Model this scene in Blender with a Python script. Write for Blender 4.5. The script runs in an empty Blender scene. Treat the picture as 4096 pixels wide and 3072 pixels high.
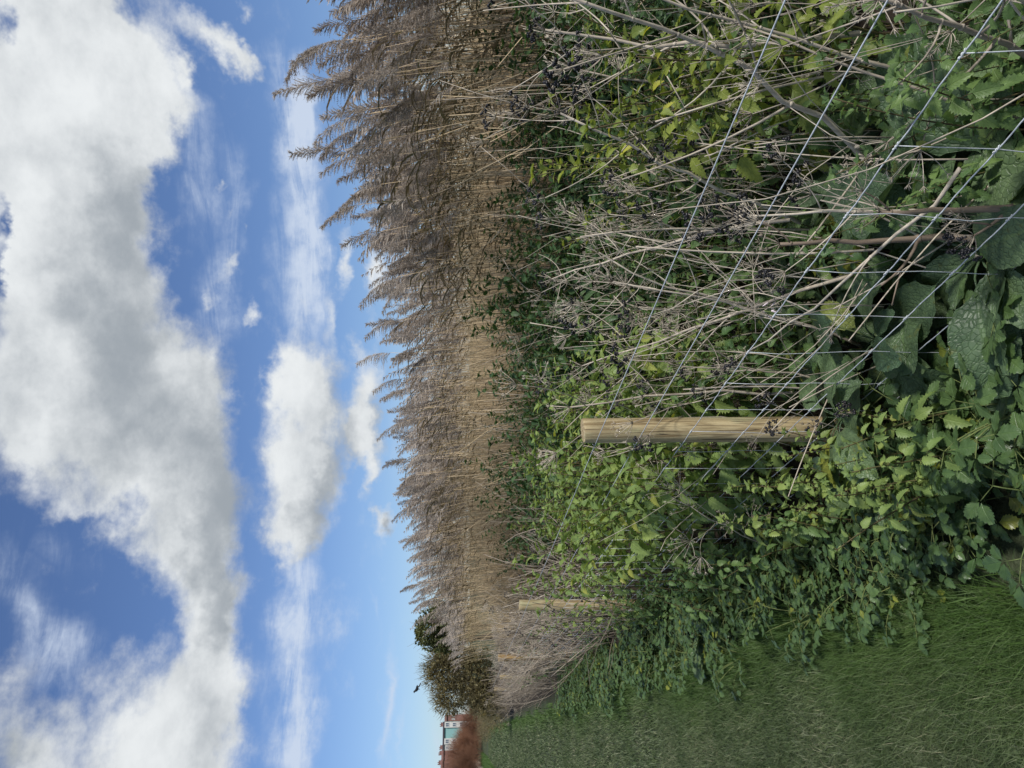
import bpy, math, random
import numpy as np
from mathutils import Vector, Matrix

rng = np.random.default_rng(11)
random.seed(11)
C = bpy.context.scene.collection
PI = math.pi

# ------------------------------------------------------------------ camera
F = 720.0                       # focal length in pixels of the 1024 px long side
YAW = math.radians(25.9)        # the lens looks this far to the right of the fence's run (+Y)
PITCH = math.radians(-3.1)
EYE = Vector((0, 0, 1.55))
fwd = Vector((math.sin(YAW) * math.cos(PITCH), math.cos(YAW) * math.cos(PITCH), math.sin(PITCH)))
rgt = Vector((math.cos(YAW), -math.sin(YAW), 0))
upv = rgt.cross(fwd)
cam = bpy.data.objects.new("camera", bpy.data.cameras.new("camera"))
C.objects.link(cam)
# the photograph was taken with the phone held on its side: world up points to the picture's left
M = Matrix((-upv, rgt, -fwd)).transposed().to_4x4()
M.translation = EYE
cam.matrix_world = M
cam.data.sensor_fit = 'HORIZONTAL'
cam.data.sensor_width = 36
cam.data.lens = F / 1024 * 36
cam.data.clip_start = 0.05
cam.data.clip_end = 3000
bpy.context.scene.camera = cam


def ray(u, v):                  # u right, v down in the photograph turned upright (768 x 1024)
    return fwd + rgt * ((u - 384) / F) - upv * ((v - 512) / F)


def at_z(u, v, z):
    d = ray(u, v)
    return EYE + d * ((z - EYE.z) / d.z)


def at_x(u, v, x):
    d = ray(u, v)
    return EYE + d * ((x - EYE.x) / d.x)


def at_y(u, v, y):
    d = ray(u, v)
    return EYE + d * ((y - EYE.y) / d.y)


def ground_z(x, y):
    h = 0.03 * np.sin(x * 1.7 + y * .6) + .02 * np.sin(y * 2.3 - x)
    t = np.clip((y - 80) / 110, 0, 1)
    return h * np.clip((x - .4) / .5, 0, 1) + 2.4 * t * t * (3 - 2 * t)


# ------------------------------------------------------------------ mesh kit
class P:
    """collects triangles with a (s, t) coordinate and a random value per vertex"""
    def __init__(self):
        self.V, self.T, self.U, self.R, self.n = [], [], [], [], 0

    def add(self, V, T, U=None, r=0.0):
        V = np.asarray(V, np.float64)
        k = len(V)
        if k == 0:
            return self
        self.V.append(V)
        self.T.append(np.asarray(T, np.int64) + self.n)
        self.U.append(np.zeros((k, 2)) if U is None else np.asarray(U, float))
        self.R.append(np.full(k, r) if np.isscalar(r) else np.asarray(r, float))
        self.n += k
        return self

    def arrays(self):
        return np.concatenate(self.V), np.concatenate(self.T), np.concatenate(self.U), np.concatenate(self.R)

    def mesh(self, name, mat, smooth=True):
        if not self.V:
            return None
        V, T, U, R = self.arrays()
        me = bpy.data.meshes.new(name)
        me.vertices.add(len(V))
        me.vertices.foreach_set('co', V.astype(np.float32).ravel())
        me.loops.add(len(T) * 3)
        me.loops.foreach_set('vertex_index', T.astype(np.int32).ravel())
        me.polygons.add(len(T))
        me.polygons.foreach_set('loop_start', np.arange(0, len(T) * 3, 3, dtype=np.int32))
        me.polygons.foreach_set('use_smooth', np.full(len(T), smooth))
        a = me.attributes.new('st', 'FLOAT_VECTOR', 'POINT')
        a.data.foreach_set('vector', np.column_stack([U, np.zeros(len(U))]).astype(np.float32).ravel())
        a = me.attributes.new('rnd', 'FLOAT', 'POINT')
        a.data.foreach_set('value', R.astype(np.float32))
        me.update(calc_edges=True)
        me.validate()
        me.materials.append(mat)
        return me

    def obj(self, name, mat, parent=None, smooth=True):
        me = self.mesh(name, mat, smooth)
        if me is None:
            return None
        o = bpy.data.objects.new(name, me)
        C.objects.link(o)
        o.parent = parent
        return o


def unit(a):
    a = np.asarray(a, float)
    return a / max(np.linalg.norm(a), 1e-9)


def frame(d, n=(0, 0, 1)):
    """rotation whose Y runs along d and whose Z is as near n as can be; columns X, Y, Z"""
    y = unit(d)
    n = np.asarray(n, float)
    x = np.cross(y, n)
    if np.linalg.norm(x) < 1e-4:
        x = np.cross(y, (1, .1, 0))
    x = unit(x)
    z = np.cross(x, y)
    return np.column_stack([x, y, z])


def tube(pts, rad, sides=5):
    pts = np.asarray(pts, float)
    k = len(pts)
    rad = np.broadcast_to(np.asarray(rad, float), (k,))
    tan = np.gradient(pts, axis=0)
    V = np.zeros((k * sides, 3))
    ref = np.array([.31, .87, .2])
    a = np.arange(sides) * 2 * PI / sides
    for i in range(k):
        t = unit(tan[i])
        x = np.cross(t, ref)
        x = unit(x if np.linalg.norm(x) > 1e-3 else np.cross(t, (1, 0, 0)))
        y = np.cross(t, x)
        ref = y * 0 + ref
        V[i * sides:(i + 1) * sides] = pts[i] + rad[i] * (np.outer(np.cos(a), x) + np.outer(np.sin(a), y))
    T = []
    for i in range(k - 1):
        for j in range(sides):
            p, q = i * sides + j, i * sides + (j + 1) % sides
            r, s = p + sides, q + sides
            T += [(p, q, s), (p, s, r)]
    for j in range(1, sides - 1):
        T.append((0, j + 1, j))
        e = (k - 1) * sides
        T.append((e, e + j, e + j + 1))
    U = np.column_stack([np.tile(np.arange(sides) / sides, k), np.repeat(np.linspace(0, 1, k), sides)])
    return V, T, U


def leaf(L, W, rows=8, teeth=.18, fold=.3, droop=.5, belly=.38, cols=3, wave=0.0, seed=0, tipw=1.0):
    """a leaf lying along +Y from the origin, its face up (+Z)"""
    rs = np.random.default_rng(seed)
    n = rows * 2 + 1
    t = np.linspace(0, 1, n)
    a = belly / (1 - belly)
    w = t ** (a * tipw) * (1 - t) ** tipw
    w = W * .5 * w / w.max()
    odd = np.arange(n) % 2 == 1
    w = np.where(odd, w, w * (1 - teeth))
    w[0] = W * .02
    w[-1] = W * .004
    ang = droop * (t ** 1.3)
    st = L / (n - 1)
    y = np.concatenate([[0], np.cumsum(np.cos(ang[:-1]) * st)])
    z = np.concatenate([[0], -np.cumsum(np.sin(ang[:-1]) * st)])
    s = np.linspace(-1, 1, cols)
    V, U = [], []
    ph = rs.uniform(0, 6, 2)
    for i in range(n):
        for k in range(cols):
            yy = y[i] + (.7 * st * abs(s[k]) if odd[i] else 0) * (teeth > 0) + .10 * W * abs(s[k]) * (1 - t[i])
            zz = z[i] + fold * abs(s[k]) * w[i] + wave * L * abs(s[k]) * math.sin(t[i] * 15 + ph[int(s[k] > 0)]) * min(1, 3 * t[i])
            V.append((s[k] * w[i], yy, zz))
            U.append((s[k], t[i]))
    T = []
    for i in range(n - 1):
        for k in range(cols - 1):
            p = i * cols + k
            T += [(p, p + 1, p + cols + 1), (p, p + cols + 1, p + cols)]
    return np.array(V), np.array(T), np.array(U)


def ribbon(pts, w, n=(0, 0, 1)):
    pts = np.asarray(pts, float)
    k = len(pts)
    w = np.broadcast_to(np.asarray(w, float), (k,))
    tan = np.gradient(pts, axis=0)
    side = np.cross(tan, np.asarray(n, float))
    side /= np.maximum(np.linalg.norm(side, axis=1, keepdims=True), 1e-6)
    V = np.stack([pts - side * w[:, None], pts + side * w[:, None]], 1).reshape(-1, 3)
    T = []
    for i in range(k - 1):
        T += [(2 * i, 2 * i + 1, 2 * i + 3), (2 * i, 2 * i + 3, 2 * i + 2)]
    U = np.column_stack([np.tile([-1, 1], k), np.repeat(np.linspace(0, 1, k), 2)])
    return V, T, U


def box(x0, x1, y0, y1, z0, z1):
    V = [(x, y, z) for x in (x0, x1) for y in (y0, y1) for z in (z0, z1)]
    Q = [(0, 1, 3, 2), (4, 6, 7, 5), (0, 4, 5, 1), (2, 3, 7, 6), (0, 2, 6, 4), (1, 5, 7, 3)]
    VV, T = [], []
    for q in Q:
        b = len(VV)
        VV += [V[i] for i in q]
        T += [(b, b + 1, b + 2), (b, b + 2, b + 3)]
    return VV, T


def put(p, LV, R, o, r=0.0, s=1.0):
    V, T, U = LV
    p.add((V * s) @ R.T + np.asarray(o, float), T, U, r)


def seedball(c, r, rs, el=1.3):
    ph = (1 + 5 ** .5) / 2
    V = np.array([(-1, ph, 0), (1, ph, 0), (-1, -ph, 0), (1, -ph, 0), (0, -1, ph), (0, 1, ph), (0, -1, -ph), (0, 1, -ph),
                  (ph, 0, -1), (ph, 0, 1), (-ph, 0, -1), (-ph, 0, 1)], float)
    V /= np.linalg.norm(V[0])
    T = [(0, 11, 5), (0, 5, 1), (0, 1, 7), (0, 7, 10), (0, 10, 11), (1, 5, 9), (5, 11, 4), (11, 10, 2), (10, 7, 6), (7, 1, 8),
         (3, 9, 4), (3, 4, 2), (3, 2, 6), (3, 6, 8), (3, 8, 9), (4, 9, 5), (2, 4, 11), (6, 2, 10), (8, 6, 7), (9, 8, 1)]
    V = V * np.array([r, r * el, r])
    return V @ frame(rs.normal(size=3), rs.normal(size=3)).T + np.asarray(c), T


# ------------------------------------------------------------------ object kit
def tag(o, label=None, cat=None, group=None, kind=None):
    if label:
        o['label'] = label
    if cat:
        o['category'] = cat
    if group:
        o['group'] = group
    if kind:
        o['kind'] = kind
    return o


def thing(name, label, cat, loc=(0, 0, 0), group=None):
    o = bpy.data.objects.new(name, None)
    o.empty_display_size = .1
    C.objects.link(o)
    o.location = loc
    return tag(o, label, cat, group)


def dup(root, loc, rot, scale, label, cat, group):
    r = root.copy()
    C.objects.link(r)
    r.location, r.rotation_euler, r.scale = loc, rot, scale
    tag(r, label, cat, group)
    for ch in root.children:
        c = ch.copy()
        C.objects.link(c)
        c.parent = r
        for g in ch.children:
            d = g.copy()
            C.objects.link(d)
            d.parent = c
    return r


class Stock:
    """keeps one built plant of each variant; the first call moves the plant itself, later calls copy it"""
    def __init__(self, makers):
        self.makers, self.roots = makers, {}

    def place(self, k, loc, rot, scale, label, cat, group):
        k %= len(self.makers)
        if k not in self.roots:
            r = self.roots[k] = self.makers[k]()
            r.location, r.rotation_euler, r.scale = loc, rot, scale
            return tag(r, label, cat, group)
        return dup(self.roots[k], loc, rot, scale, label, cat, group)


# ------------------------------------------------------------------ materials
class N:
    def __init__(self, tree):
        self.t = tree

    def __call__(self, kind, **kw):
        n = self.t.nodes.new(kind)
        for k, v in kw.items():
            setattr(n, k, v)
        return n

    def link(self, a, b):
        self.t.links.new(a, b)

    def val(self, sock, v):
        if isinstance(v, bpy.types.NodeSocket):
            self.link(v, sock)
        else:
            sock.default_value = v

    def math(self, op, a, b=0.0, c=0.0, clamp=False):
        n = self('ShaderNodeMath', operation=op, use_clamp=clamp)
        for i, v in enumerate((a, b, c)):
            self.val(n.inputs[i], v)
        return n.outputs[0]

    def mix(self, f, a, b, blend='MIX'):
        n = self('ShaderNodeMix', data_type='RGBA', blend_type=blend)
        self.val(n.inputs[0], f)
        for s, v in ((n.inputs[6], a), (n.inputs[7], b)):
            if isinstance(v, tuple) and len(v) == 3:
                v = (*v, 1)
            self.val(s, v)
        return n.outputs[2]

    def rng(self, x, a, b, c=0.0, d=1.0, smooth=True):
        n = self('ShaderNodeMapRange', interpolation_type='SMOOTHSTEP' if smooth else 'LINEAR')
        for i, v in enumerate((x, a, b, c, d)):
            self.val(n.inputs[i], v)
        return n.outputs[0]

    def noise(self, vec, scale, detail=3.0, rough=.55, dist=0.0):
        n = self('ShaderNodeTexNoise')
        if vec is not None:
            self.link(vec, n.inputs['Vector'])
        n.inputs['Scale'].default_value = scale
        n.inputs['Detail'].default_value = detail
        n.inputs['Roughness'].default_value = rough
        n.inputs['Distortion'].default_value = dist
        return n

    def mapping(self, vec, loc=(0, 0, 0), rot=(0, 0, 0), scale=(1, 1, 1), kind='POINT'):
        n = self('ShaderNodeMapping', vector_type=kind)
        self.link(vec, n.inputs['Vector'])
        n.inputs['Location'].default_value = loc
        n.inputs['Rotation'].default_value = rot
        n.inputs['Scale'].default_value = scale
        return n.outputs[0]


def new_mat(name):
    m = bpy.data.materials.new(name)
    m.use_nodes = True
    m.node_tree.nodes.clear()
    n = N(m.node_tree)
    out = n('ShaderNodeOutputMaterial')
    return m, n, out


def principled(n, col, rough=.6, spec=.3, bump=None, bstr=.3, bdist=.01, metal=0.0):
    b = n('ShaderNodeBsdfPrincipled')
    n.val(b.inputs['Base Color'], (*col, 1) if isinstance(col, tuple) and len(col) == 3 else col)
    n.val(b.inputs['Roughness'], rough)
    b.inputs['Specular IOR Level'].default_value = spec
    b.inputs['Metallic'].default_value = metal
    if bump is not None:
        k = n('ShaderNodeBump')
        k.inputs['Strength'].default_value = bstr
        k.inputs['Distance'].default_value = bdist
        n.link(bump, k.inputs['Height'])
        n.link(k.outputs[0], b.inputs['Normal'])
    return b


def leaf_mat(name, ca, cb, cold, trans=.3, rough=.45, vein=(1.35, 1.3, 1.2), veins=7.0, crinkle=0.0, spots=0.0, spec=.35):
    """ca..cb: the spread of greens from plant to plant and leaf to leaf; cold: the colour of ageing leaves"""
    m, n, out = new_mat(name)
    oi = n('ShaderNodeObjectInfo')
    at = n('ShaderNodeAttribute', attribute_name='rnd')
    st = n('ShaderNodeAttribute', attribute_name='st')
    sp = n('ShaderNodeSeparateXYZ')
    n.link(st.outputs['Vector'], sp.inputs[0])
    s, t = sp.outputs[0], sp.outputs[1]
    f = n.math('ADD', n.math('MULTIPLY', oi.outputs['Random'], .55), n.math('MULTIPLY', at.outputs['Fac'], .45))
    col = n.mix(f, ca, cb)
    old = n.rng(at.outputs['Fac'], .95, .995)
    col = n.mix(n.math('MULTIPLY', old, .8), col, cold)
    tc = n('ShaderNodeTexCoord')
    nz = n.noise(tc.outputs['Object'], 38, 3)
    col = n.mix(.5, col, n.mix(n.rng(nz.outputs['Fac'], .3, .7), (.62, .66, .6), (1.3, 1.25, 1.2)), 'MULTIPLY')
    sa = n.math('ABSOLUTE', s)
    mid = n.rng(sa, .03, .12, 1, 0)
    lat = n.math('FRACT', n.math('SUBTRACT', n.math('MULTIPLY', t, veins), n.math('MULTIPLY', sa, 1.6)))
    lat = n.rng(n.math('ABSOLUTE', n.math('SUBTRACT', lat, .5)), .02, .12, 1, 0)
    vn = n.math('MAXIMUM', mid, n.math('MULTIPLY', lat, .6))
    col = n.mix(n.math('MULTIPLY', vn, .45), col, n.mix(1.0, col, vein, 'MULTIPLY'))
    if spots:
        v = n.noise(tc.outputs['Object'], 17, 4, .7)
        col = n.mix(n.math('MULTIPLY', n.rng(v.outputs['Fac'], .6, .72), spots), col, (.16, .15, .02))
    h = n.math('SUBTRACT', n.math('MULTIPLY', nz.outputs['Fac'], .4), vn)
    if crinkle:
        vo = n('ShaderNodeTexVoronoi', feature='DISTANCE_TO_EDGE')
        wv = n.mix(.012, tc.outputs['Object'], n.noise(tc.outputs['Object'], 40).outputs['Color'], 'ADD')
        n.link(wv, vo.inputs['Vector'])
        vo.inputs['Scale'].default_value = 68
        cr = n.rng(vo.outputs['Distance'], .0, .14)
        h = n.math('ADD', h, n.math('MULTIPLY', cr, crinkle))
        col = n.mix(n.math('MULTIPLY', n.math('SUBTRACT', 1.0, cr), .35), col, n.mix(1.0, col, (.5, .55, .5), 'MULTIPLY'))
    b = principled(n, col, rough, spec, h, .45, .004)
    tr = n('ShaderNodeBsdfTranslucent')
    n.link(n.mix(1.0, col, (1.5, 1.45, .8), 'MULTIPLY'), tr.inputs[0])
    mx = n('ShaderNodeMixShader')
    mx.inputs[0].default_value = trans
    n.link(b.outputs[0], mx.inputs[1])
    n.link(tr.outputs[0], mx.inputs[2])
    n.link(mx.outputs[0], out.inputs[0])
    return m


def stalk_mat(name, ca, cb, cdark=None, stretch=(60, 60, 4), rough=.75, trans=0.0, dark=.5):
    m, n, out = new_mat(name)
    oi = n('ShaderNodeObjectInfo')
    at = n('ShaderNodeAttribute', attribute_name='rnd')
    tc = n('ShaderNodeTexCoord')
    f = n.math('ADD', n.math('MULTIPLY', oi.outputs['Random'], .5), n.math('MULTIPLY', at.outputs['Fac'], .5))
    col = n.mix(f, ca, cb)
    nz = n.noise(n.mapping(tc.outputs['Object'], scale=stretch), 1.0, 4, .6)
    col = n.mix(.6, col, n.mix(n.rng(nz.outputs['Fac'], .3, .7), (.6, .58, .56), (1.35, 1.33, 1.3)), 'MULTIPLY')
    if cdark:
        d = n.noise(tc.outputs['Object'], 3.5, 4, .7)
        k = n.math('ADD', n.math('MULTIPLY', n.rng(oi.outputs['Random'], .55, .95), .5), n.rng(d.outputs['Fac'], .52, .72), clamp=True)
        col = n.mix(n.math('MULTIPLY', k, dark), col, cdark)
    b = principled(n, col, rough, .2, nz.outputs['Fac'], .35, .003)
    if trans:
        tr = n('ShaderNodeBsdfTranslucent')
        n.link(col, tr.inputs[0])
        mx = n('ShaderNodeMixShader')
        mx.inputs[0].default_value = trans
        n.link(b.outputs[0], mx.inputs[1])
        n.link(tr.outputs[0], mx.inputs[2])
        n.link(mx.outputs[0], out.inputs[0])
    else:
        n.link(b.outputs[0], out.inputs[0])
    return m


def plain_mat(name, col, rough=.6, spec=.3, vary=.25, scale=12.0, metal=0.0):
    m, n, out = new_mat(name)
    tc = n('ShaderNodeTexCoord')
    nz = n.noise(tc.outputs['Object'], scale, 4, .6)
    lo = tuple(1 - vary for _ in range(3))
    hi = tuple(1 + vary for _ in range(3))
    c = n.mix(1.0, col, n.mix(n.rng(nz.outputs['Fac'], .3, .7), lo, hi), 'MULTIPLY')
    b = principled(n, c, rough, spec, nz.outputs['Fac'], .2, .01, metal)
    n.link(b.outputs[0], out.inputs[0])
    return m


MT = {}
MT['nettle'] = leaf_mat('nettle_leaf', (.070, .140, .050), (.150, .230, .070), (.24, .26, .05), .3)
MT['pale_nettle'] = leaf_mat('pale_nettle_leaf', (.155, .240, .078), (.270, .345, .095), (.33, .34, .07), .36)
MT['lime_nettle'] = leaf_mat('lime_nettle_leaf', (.150, .205, .050), (.270, .320, .060), (.42, .40, .05), .38)
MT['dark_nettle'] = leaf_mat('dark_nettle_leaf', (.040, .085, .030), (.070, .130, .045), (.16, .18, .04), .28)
MT['comfrey'] = leaf_mat('comfrey_leaf', (.068, .120, .066), (.130, .190, .085), (.24, .25, .03), .22, .42, (1.5, 1.5, 1.2), 8, 1.1, .5, .4)
MT['alexanders'] = leaf_mat('alexanders_leaf', (.048, .098, .036), (.105, .170, .058), (.22, .24, .03), .26, .36, (1.25, 1.25, 1.1), 6, 0, 0, .5)
MT['nettle_stem'] = stalk_mat('nettle_stem', (.09, .10, .035), (.11, .07, .04), (.04, .03, .025))
MT['green_stem'] = stalk_mat('green_stem', (.10, .14, .05), (.16, .18, .06))
MT['straw'] = stalk_mat('dead_stalk', (.54, .485, .40), (.35, .30, .235), (.10, .08, .065), dark=.7)
MT['dark_straw'] = stalk_mat('dark_dead_stalk', (.21, .165, .125), (.13, .10, .08), (.055, .045, .037))
MT['reed_stem'] = stalk_mat('reed_stem', (.88, .72, .50), (.36, .25, .14), (.28, .27, .12), stretch=(80, 80, 3), dark=.3)
MT['reed_leaf'] = stalk_mat('reed_leaf', (.44, .33, .19), (.19, .145, .08), (.14, .16, .065), trans=.25, dark=.7)
MT['plume'] = stalk_mat('reed_plume', (.70, .64, .57), (.23, .175, .13), None, stretch=(30, 30, 30), rough=.8, trans=.35)
MT['seed'] = plain_mat('black_seed', (.011, .010, .012), .42, .4, .3, 60)
MT['flower'] = plain_mat('comfrey_flower', (.66, .56, .60), .6, .2, .15, 30)
MT['wire'] = plain_mat('galvanised_wire', (.52, .545, .57), .5, .4, .15, 90, .1)
MT['staple'] = plain_mat('dull_steel', (.16, .17, .19), .45, .5, .2, 60, .6)


def wood_mat(name, tint):
    m, n, out = new_mat(name)
    tc = n('ShaderNodeTexCoord')
    oi = n('ShaderNodeObjectInfo')
    off = n('ShaderNodeVectorMath', operation='ADD')
    n.link(tc.outputs['Object'], off.inputs[0])
    k = n('ShaderNodeCombineXYZ')
    n.link(n.math('MULTIPLY', oi.outputs['Random'], 7.0), k.inputs[2])
    n.link(k.outputs[0], off.inputs[1])
    vec = off.outputs[0]
    g1 = n.noise(n.mapping(vec, scale=(48, 48, 2.4)), 1, 6, .65, 1.4)
    g2 = n.noise(n.mapping(vec, scale=(120, 120, 3.5)), 1, 3, .6)
    g3 = n.noise(n.mapping(vec, scale=(9, 9, 3.2)), 1, 4, .6)
    col = n.mix(n.rng(g1.outputs['Fac'], .36, .64), (.235, .170, .085), (.46, .375, .215))
    col = n.mix(n.math('MULTIPLY', n.rng(g3.outputs['Fac'], .5, .66), .55), col, (.33, .34, .20))
    col = n.mix(n.math('MULTIPLY', n.rng(g2.outputs['Fac'], .34, .42, 1, 0), .75), col, (.10, .07, .04))
    vo = n('ShaderNodeTexVoronoi')
    n.link(n.mapping(vec, scale=(16, 16, 5)), vo.inputs['Vector'])
    vo.inputs['Scale'].default_value = 1
    col = n.mix(n.rng(vo.outputs['Distance'], .05, .16, .65, 0), col, (.12, .075, .04))
    # hairline drying cracks
    ck = n.noise(n.mapping(vec, scale=(46, 46, 1.3)), 1, 2, .5, .3)
    crack = n.rng(n.math('ABSOLUTE', n.math('SUBTRACT', ck.outputs['Fac'], .5)), .003, .011, 1, 0)
    col = n.mix(n.math('MULTIPLY', crack, .8), col, (.06, .042, .028))
    col = n.mix(1.0, col, tint, 'MULTIPLY')
    h = n.math('SUBTRACT', g1.outputs['Fac'], n.math('MULTIPLY', crack, 1.5))
    b = principled(n, col, .72, .25, h, .35, .006)
    n.link(b.outputs[0], out.inputs[0])
    return m


MT['wood'] = wood_mat('treated_post', (1, 1, 1))
MT['wood_warm'] = wood_mat('weathered_post', (.82, .68, .52))

# ------------------------------------------------------------------ world: sky and clouds
SUN_EL, SUN_AZ = math.radians(48), math.radians(160)      # azimuth from +Y towards +X
world = bpy.data.worlds.new("World")
bpy.context.scene.world = world
world.use_nodes = True
world.cycles.sampling_method = 'MANUAL'
world.cycles.sample_map_resolution = 512
wt = world.node_tree
wt.nodes.clear()
n = N(wt)
SKY_STRENGTH = .1
tc = n('ShaderNodeTexCoord')
dirv = tc.outputs['Generated']
sx = n('ShaderNodeSeparateXYZ')
n.link(dirv, sx.inputs[0])
az = n.math('ARCTAN2', sx.outputs[0], sx.outputs[1])
el = n.math('ARCSINE', sx.outputs[2])
ae = n('ShaderNodeCombineXYZ')
n.link(az, ae.inputs[0])
n.link(el, ae.inputs[1])
sky = n('ShaderNodeTexSky', sky_type='NISHITA', sun_disc=False)
sky.sun_elevation = SUN_EL
sky.sun_rotation = SUN_AZ
sky.air_density, sky.dust_density, sky.ozone_density = 1.0, .5, 2.0
SKY_GAIN = (.56, .645, .82)
base = n.mix(1.0, sky.outputs[0], SKY_GAIN, 'MULTIPLY')


def azel(u, v):
    d = ray(u, v).normalized()
    return math.atan2(d.x, d.y), math.asin(d.z)


# warp so that cloud edges are ragged
w1 = n.noise(dirv, 7.0, 5, .6)
w2 = n.noise(n.mapping(dirv, loc=(3, 7, 1)), 26.0, 4, .65)


def warped(a, b):
    x = n('ShaderNodeVectorMath', operation='SUBTRACT')
    n.link(w1.outputs['Color'], x.inputs[0])
    x.inputs[1].default_value = (.5, .5, .5)
    y = n('ShaderNodeVectorMath', operation='MULTIPLY_ADD')
    n.link(x.outputs[0], y.inputs[0])
    y.inputs[1].default_value = (a, a * .7, 0)
    n.link(ae.outputs[0], y.inputs[2])
    x2 = n('ShaderNodeVectorMath', operation='SUBTRACT')
    n.link(w2.outputs['Color'], x2.inputs[0])
    x2.inputs[1].default_value = (.5, .5, .5)
    z = n('ShaderNodeVectorMath', operation='MULTIPLY_ADD')
    n.link(x2.outputs[0], z.inputs[0])
    z.inputs[1].default_value = (b, b * .7, 0)
    n.link(y.outputs[0], z.inputs[2])
    return z.outputs[0]


chain = None


def field(vec, blobs):
    """sum of soft ellipses; each (u, v, ru, rv, tilt degrees[, weight]) is turned into azimuth and elevation"""
    global chain
    tot = None
    for bl in blobs:
        u, v, ru, rv, tilt = bl[:5]
        wgt = bl[5] if len(bl) > 5 else 1.0
        a0, e0 = azel(u, v)
        a1, _ = azel(u + 5, v)
        _, e1 = azel(u, v - 5)
        ra, re = ru * (a1 - a0) / 5, rv * (e1 - e0) / 5
        src = vec
        if chain is not None:        # evaluate one ellipse after the other, so the shader's stack does not overflow
            q = n('ShaderNodeVectorMath', operation='MULTIPLY_ADD')
            n.link(chain, q.inputs[0])
            q.inputs[1].default_value = (1e-9, 1e-9, 1e-9)
            n.link(vec, q.inputs[2])
            src = q.outputs[0]
        g = n('ShaderNodeTexGradient', gradient_type='SPHERICAL')
        tm = g.texture_mapping
        tm.vector_type = 'TEXTURE'
        tm.translation = (a0, e0, 0)
        tm.rotation = (0, 0, -math.radians(tilt))
        tm.scale = (ra * 1.08, re * 1.08, 1)
        n.link(src, g.inputs[0])
        tot = n.math('MULTIPLY_ADD', g.outputs['Fac'], wgt, tot if tot is not None else 0.0)
        chain = tot
    return tot


CUM = [  # the great cloud overhead
    (742, 4, 44, 26, 0, -1.3), (552, 0, 44, 16, 0, -1.1), (498, 4, 34, 12, 0, -1.0), (768, 150, 40, 30, 0, -.5), (640, 175, 30, 40, 30, -.5), (575, 150, 40, 26, 0, -.5), (250, 105, 40, 18, 60, -.5), (740, 45, 180, 160, 0, 1.4), (640, 45, 150, 150, 10, 1.3), (545, 62, 120, 115, 0, 1.3), (455, 80, 110, 105, 0, 1.3),
    (360, 100, 120, 150, -15, 1.3), (385, 185, 70, 66, 25, .9), (300, 182, 110, 84, 0, 1.2), (225, 195, 95, 66, 0, 1.1), (165, 222, 60, 42, 0, .8),
    (705, 145, 110, 62, 8, .9), (600, 110, 80, 60, 0, .5), (500, 130, 70, 50, 0, .4), (350, 30, 90, 60, -35, .7), (250, 95, 60, 40, -55, .5),
    # left mass
    (40, 150, 110, 100, 20, 1.3), (5, 195, 90, 60, 0, 1.0), (80, 215, 50, 50, 20, .75), (135, 215, 60, 34, 0, .7), (30, 25, 90, 55, -25, .9),
    # middle cumulus bank
    (395, 312, 55, 40, 0, 1.1), (330, 310, 60, 52, 0, 1.2), (270, 302, 60, 50, 0, 1.2), (225, 298, 40, 40, 0, .9), (395, 285, 40, 22, 0, .6), (500, 380, 40, 12, 0, .8), (440, 380, 30, 9, 0, .5), (500, 348, 36, 10, 0, .7), (290, 372, 30, 12, 0, .6), (760, 240, 12, 10, 0, .5), (590, 205, 16, 10, 20, .7), (560, 222, 22, 9, 0, .6), (612, 214, 12, 8, 0, .6), (545, 238, 14, 8, 0, .55), (455, 250, 16, 9, 30, .6), (500, 228, 26, 10, 40, .55), (470, 212, 18, 9, 20, .5), (700, 190, 16, 10, 0, .5),
    (375, 368, 50, 22, 5, 1.0), (325, 366, 40, 24, -5, 1.0), (425, 358, 26, 14, 0, .6), (345, 352, 40, 16, 0, .6),
    (250, 386, 20, 13, 0, 1.0), (722, 222, 46, 22, -38, 1.0), (706, 246, 26, 14, -38, .5), (463, 305, 24, 12, 0, .5), (500, 398, 40, 14, 0, .5), (450, 335, 30, 10, 0, .5),
]
HAZE = [  # thin veils and streaks
    (560, 300, 150, 40, 6, 1.1), (660, 292, 80, 34, -14, 1.0), (470, 316, 70, 34, 0, .9), (520, 318, 60, 20, 0, .7), (715, 262, 30, 40, 30, .4),
    (110, 300, 150, 34, 0, 1.2), (20, 306, 80, 30, 0, .8), (180, 305, 60, 40, 0, .7),
    (600, 232, 50, 24, 0, .65), (550, 230, 44, 18, 0, .5), (490, 222, 60, 26, 30, .75), (445, 225, 40, 36, 40, .8), (560, 200, 90, 34, 0, .5), (650, 195, 50, 34, 0, .55), (690, 180, 40, 30, 0, .5), (600, 180, 60, 24, 0, .45),
    (60, 385, 110, 10, 0, .9), (40, 398, 60, 6, 0, .6), (150, 375, 80, 6, 0, .4), (330, 394, 90, 16, 0, .45), (15, 435, 40, 10, 0, .6), (680, 305, 60, 14, 0, .7),
    (150, 20, 110, 45, -25, .75), (110, 75, 60, 50, -40, .6), (215, 60, 50, 40, -50, .4), (340, 5, 70, 24, 0, .5), (80, 260, 80, 24, 0, .4),
]
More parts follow.
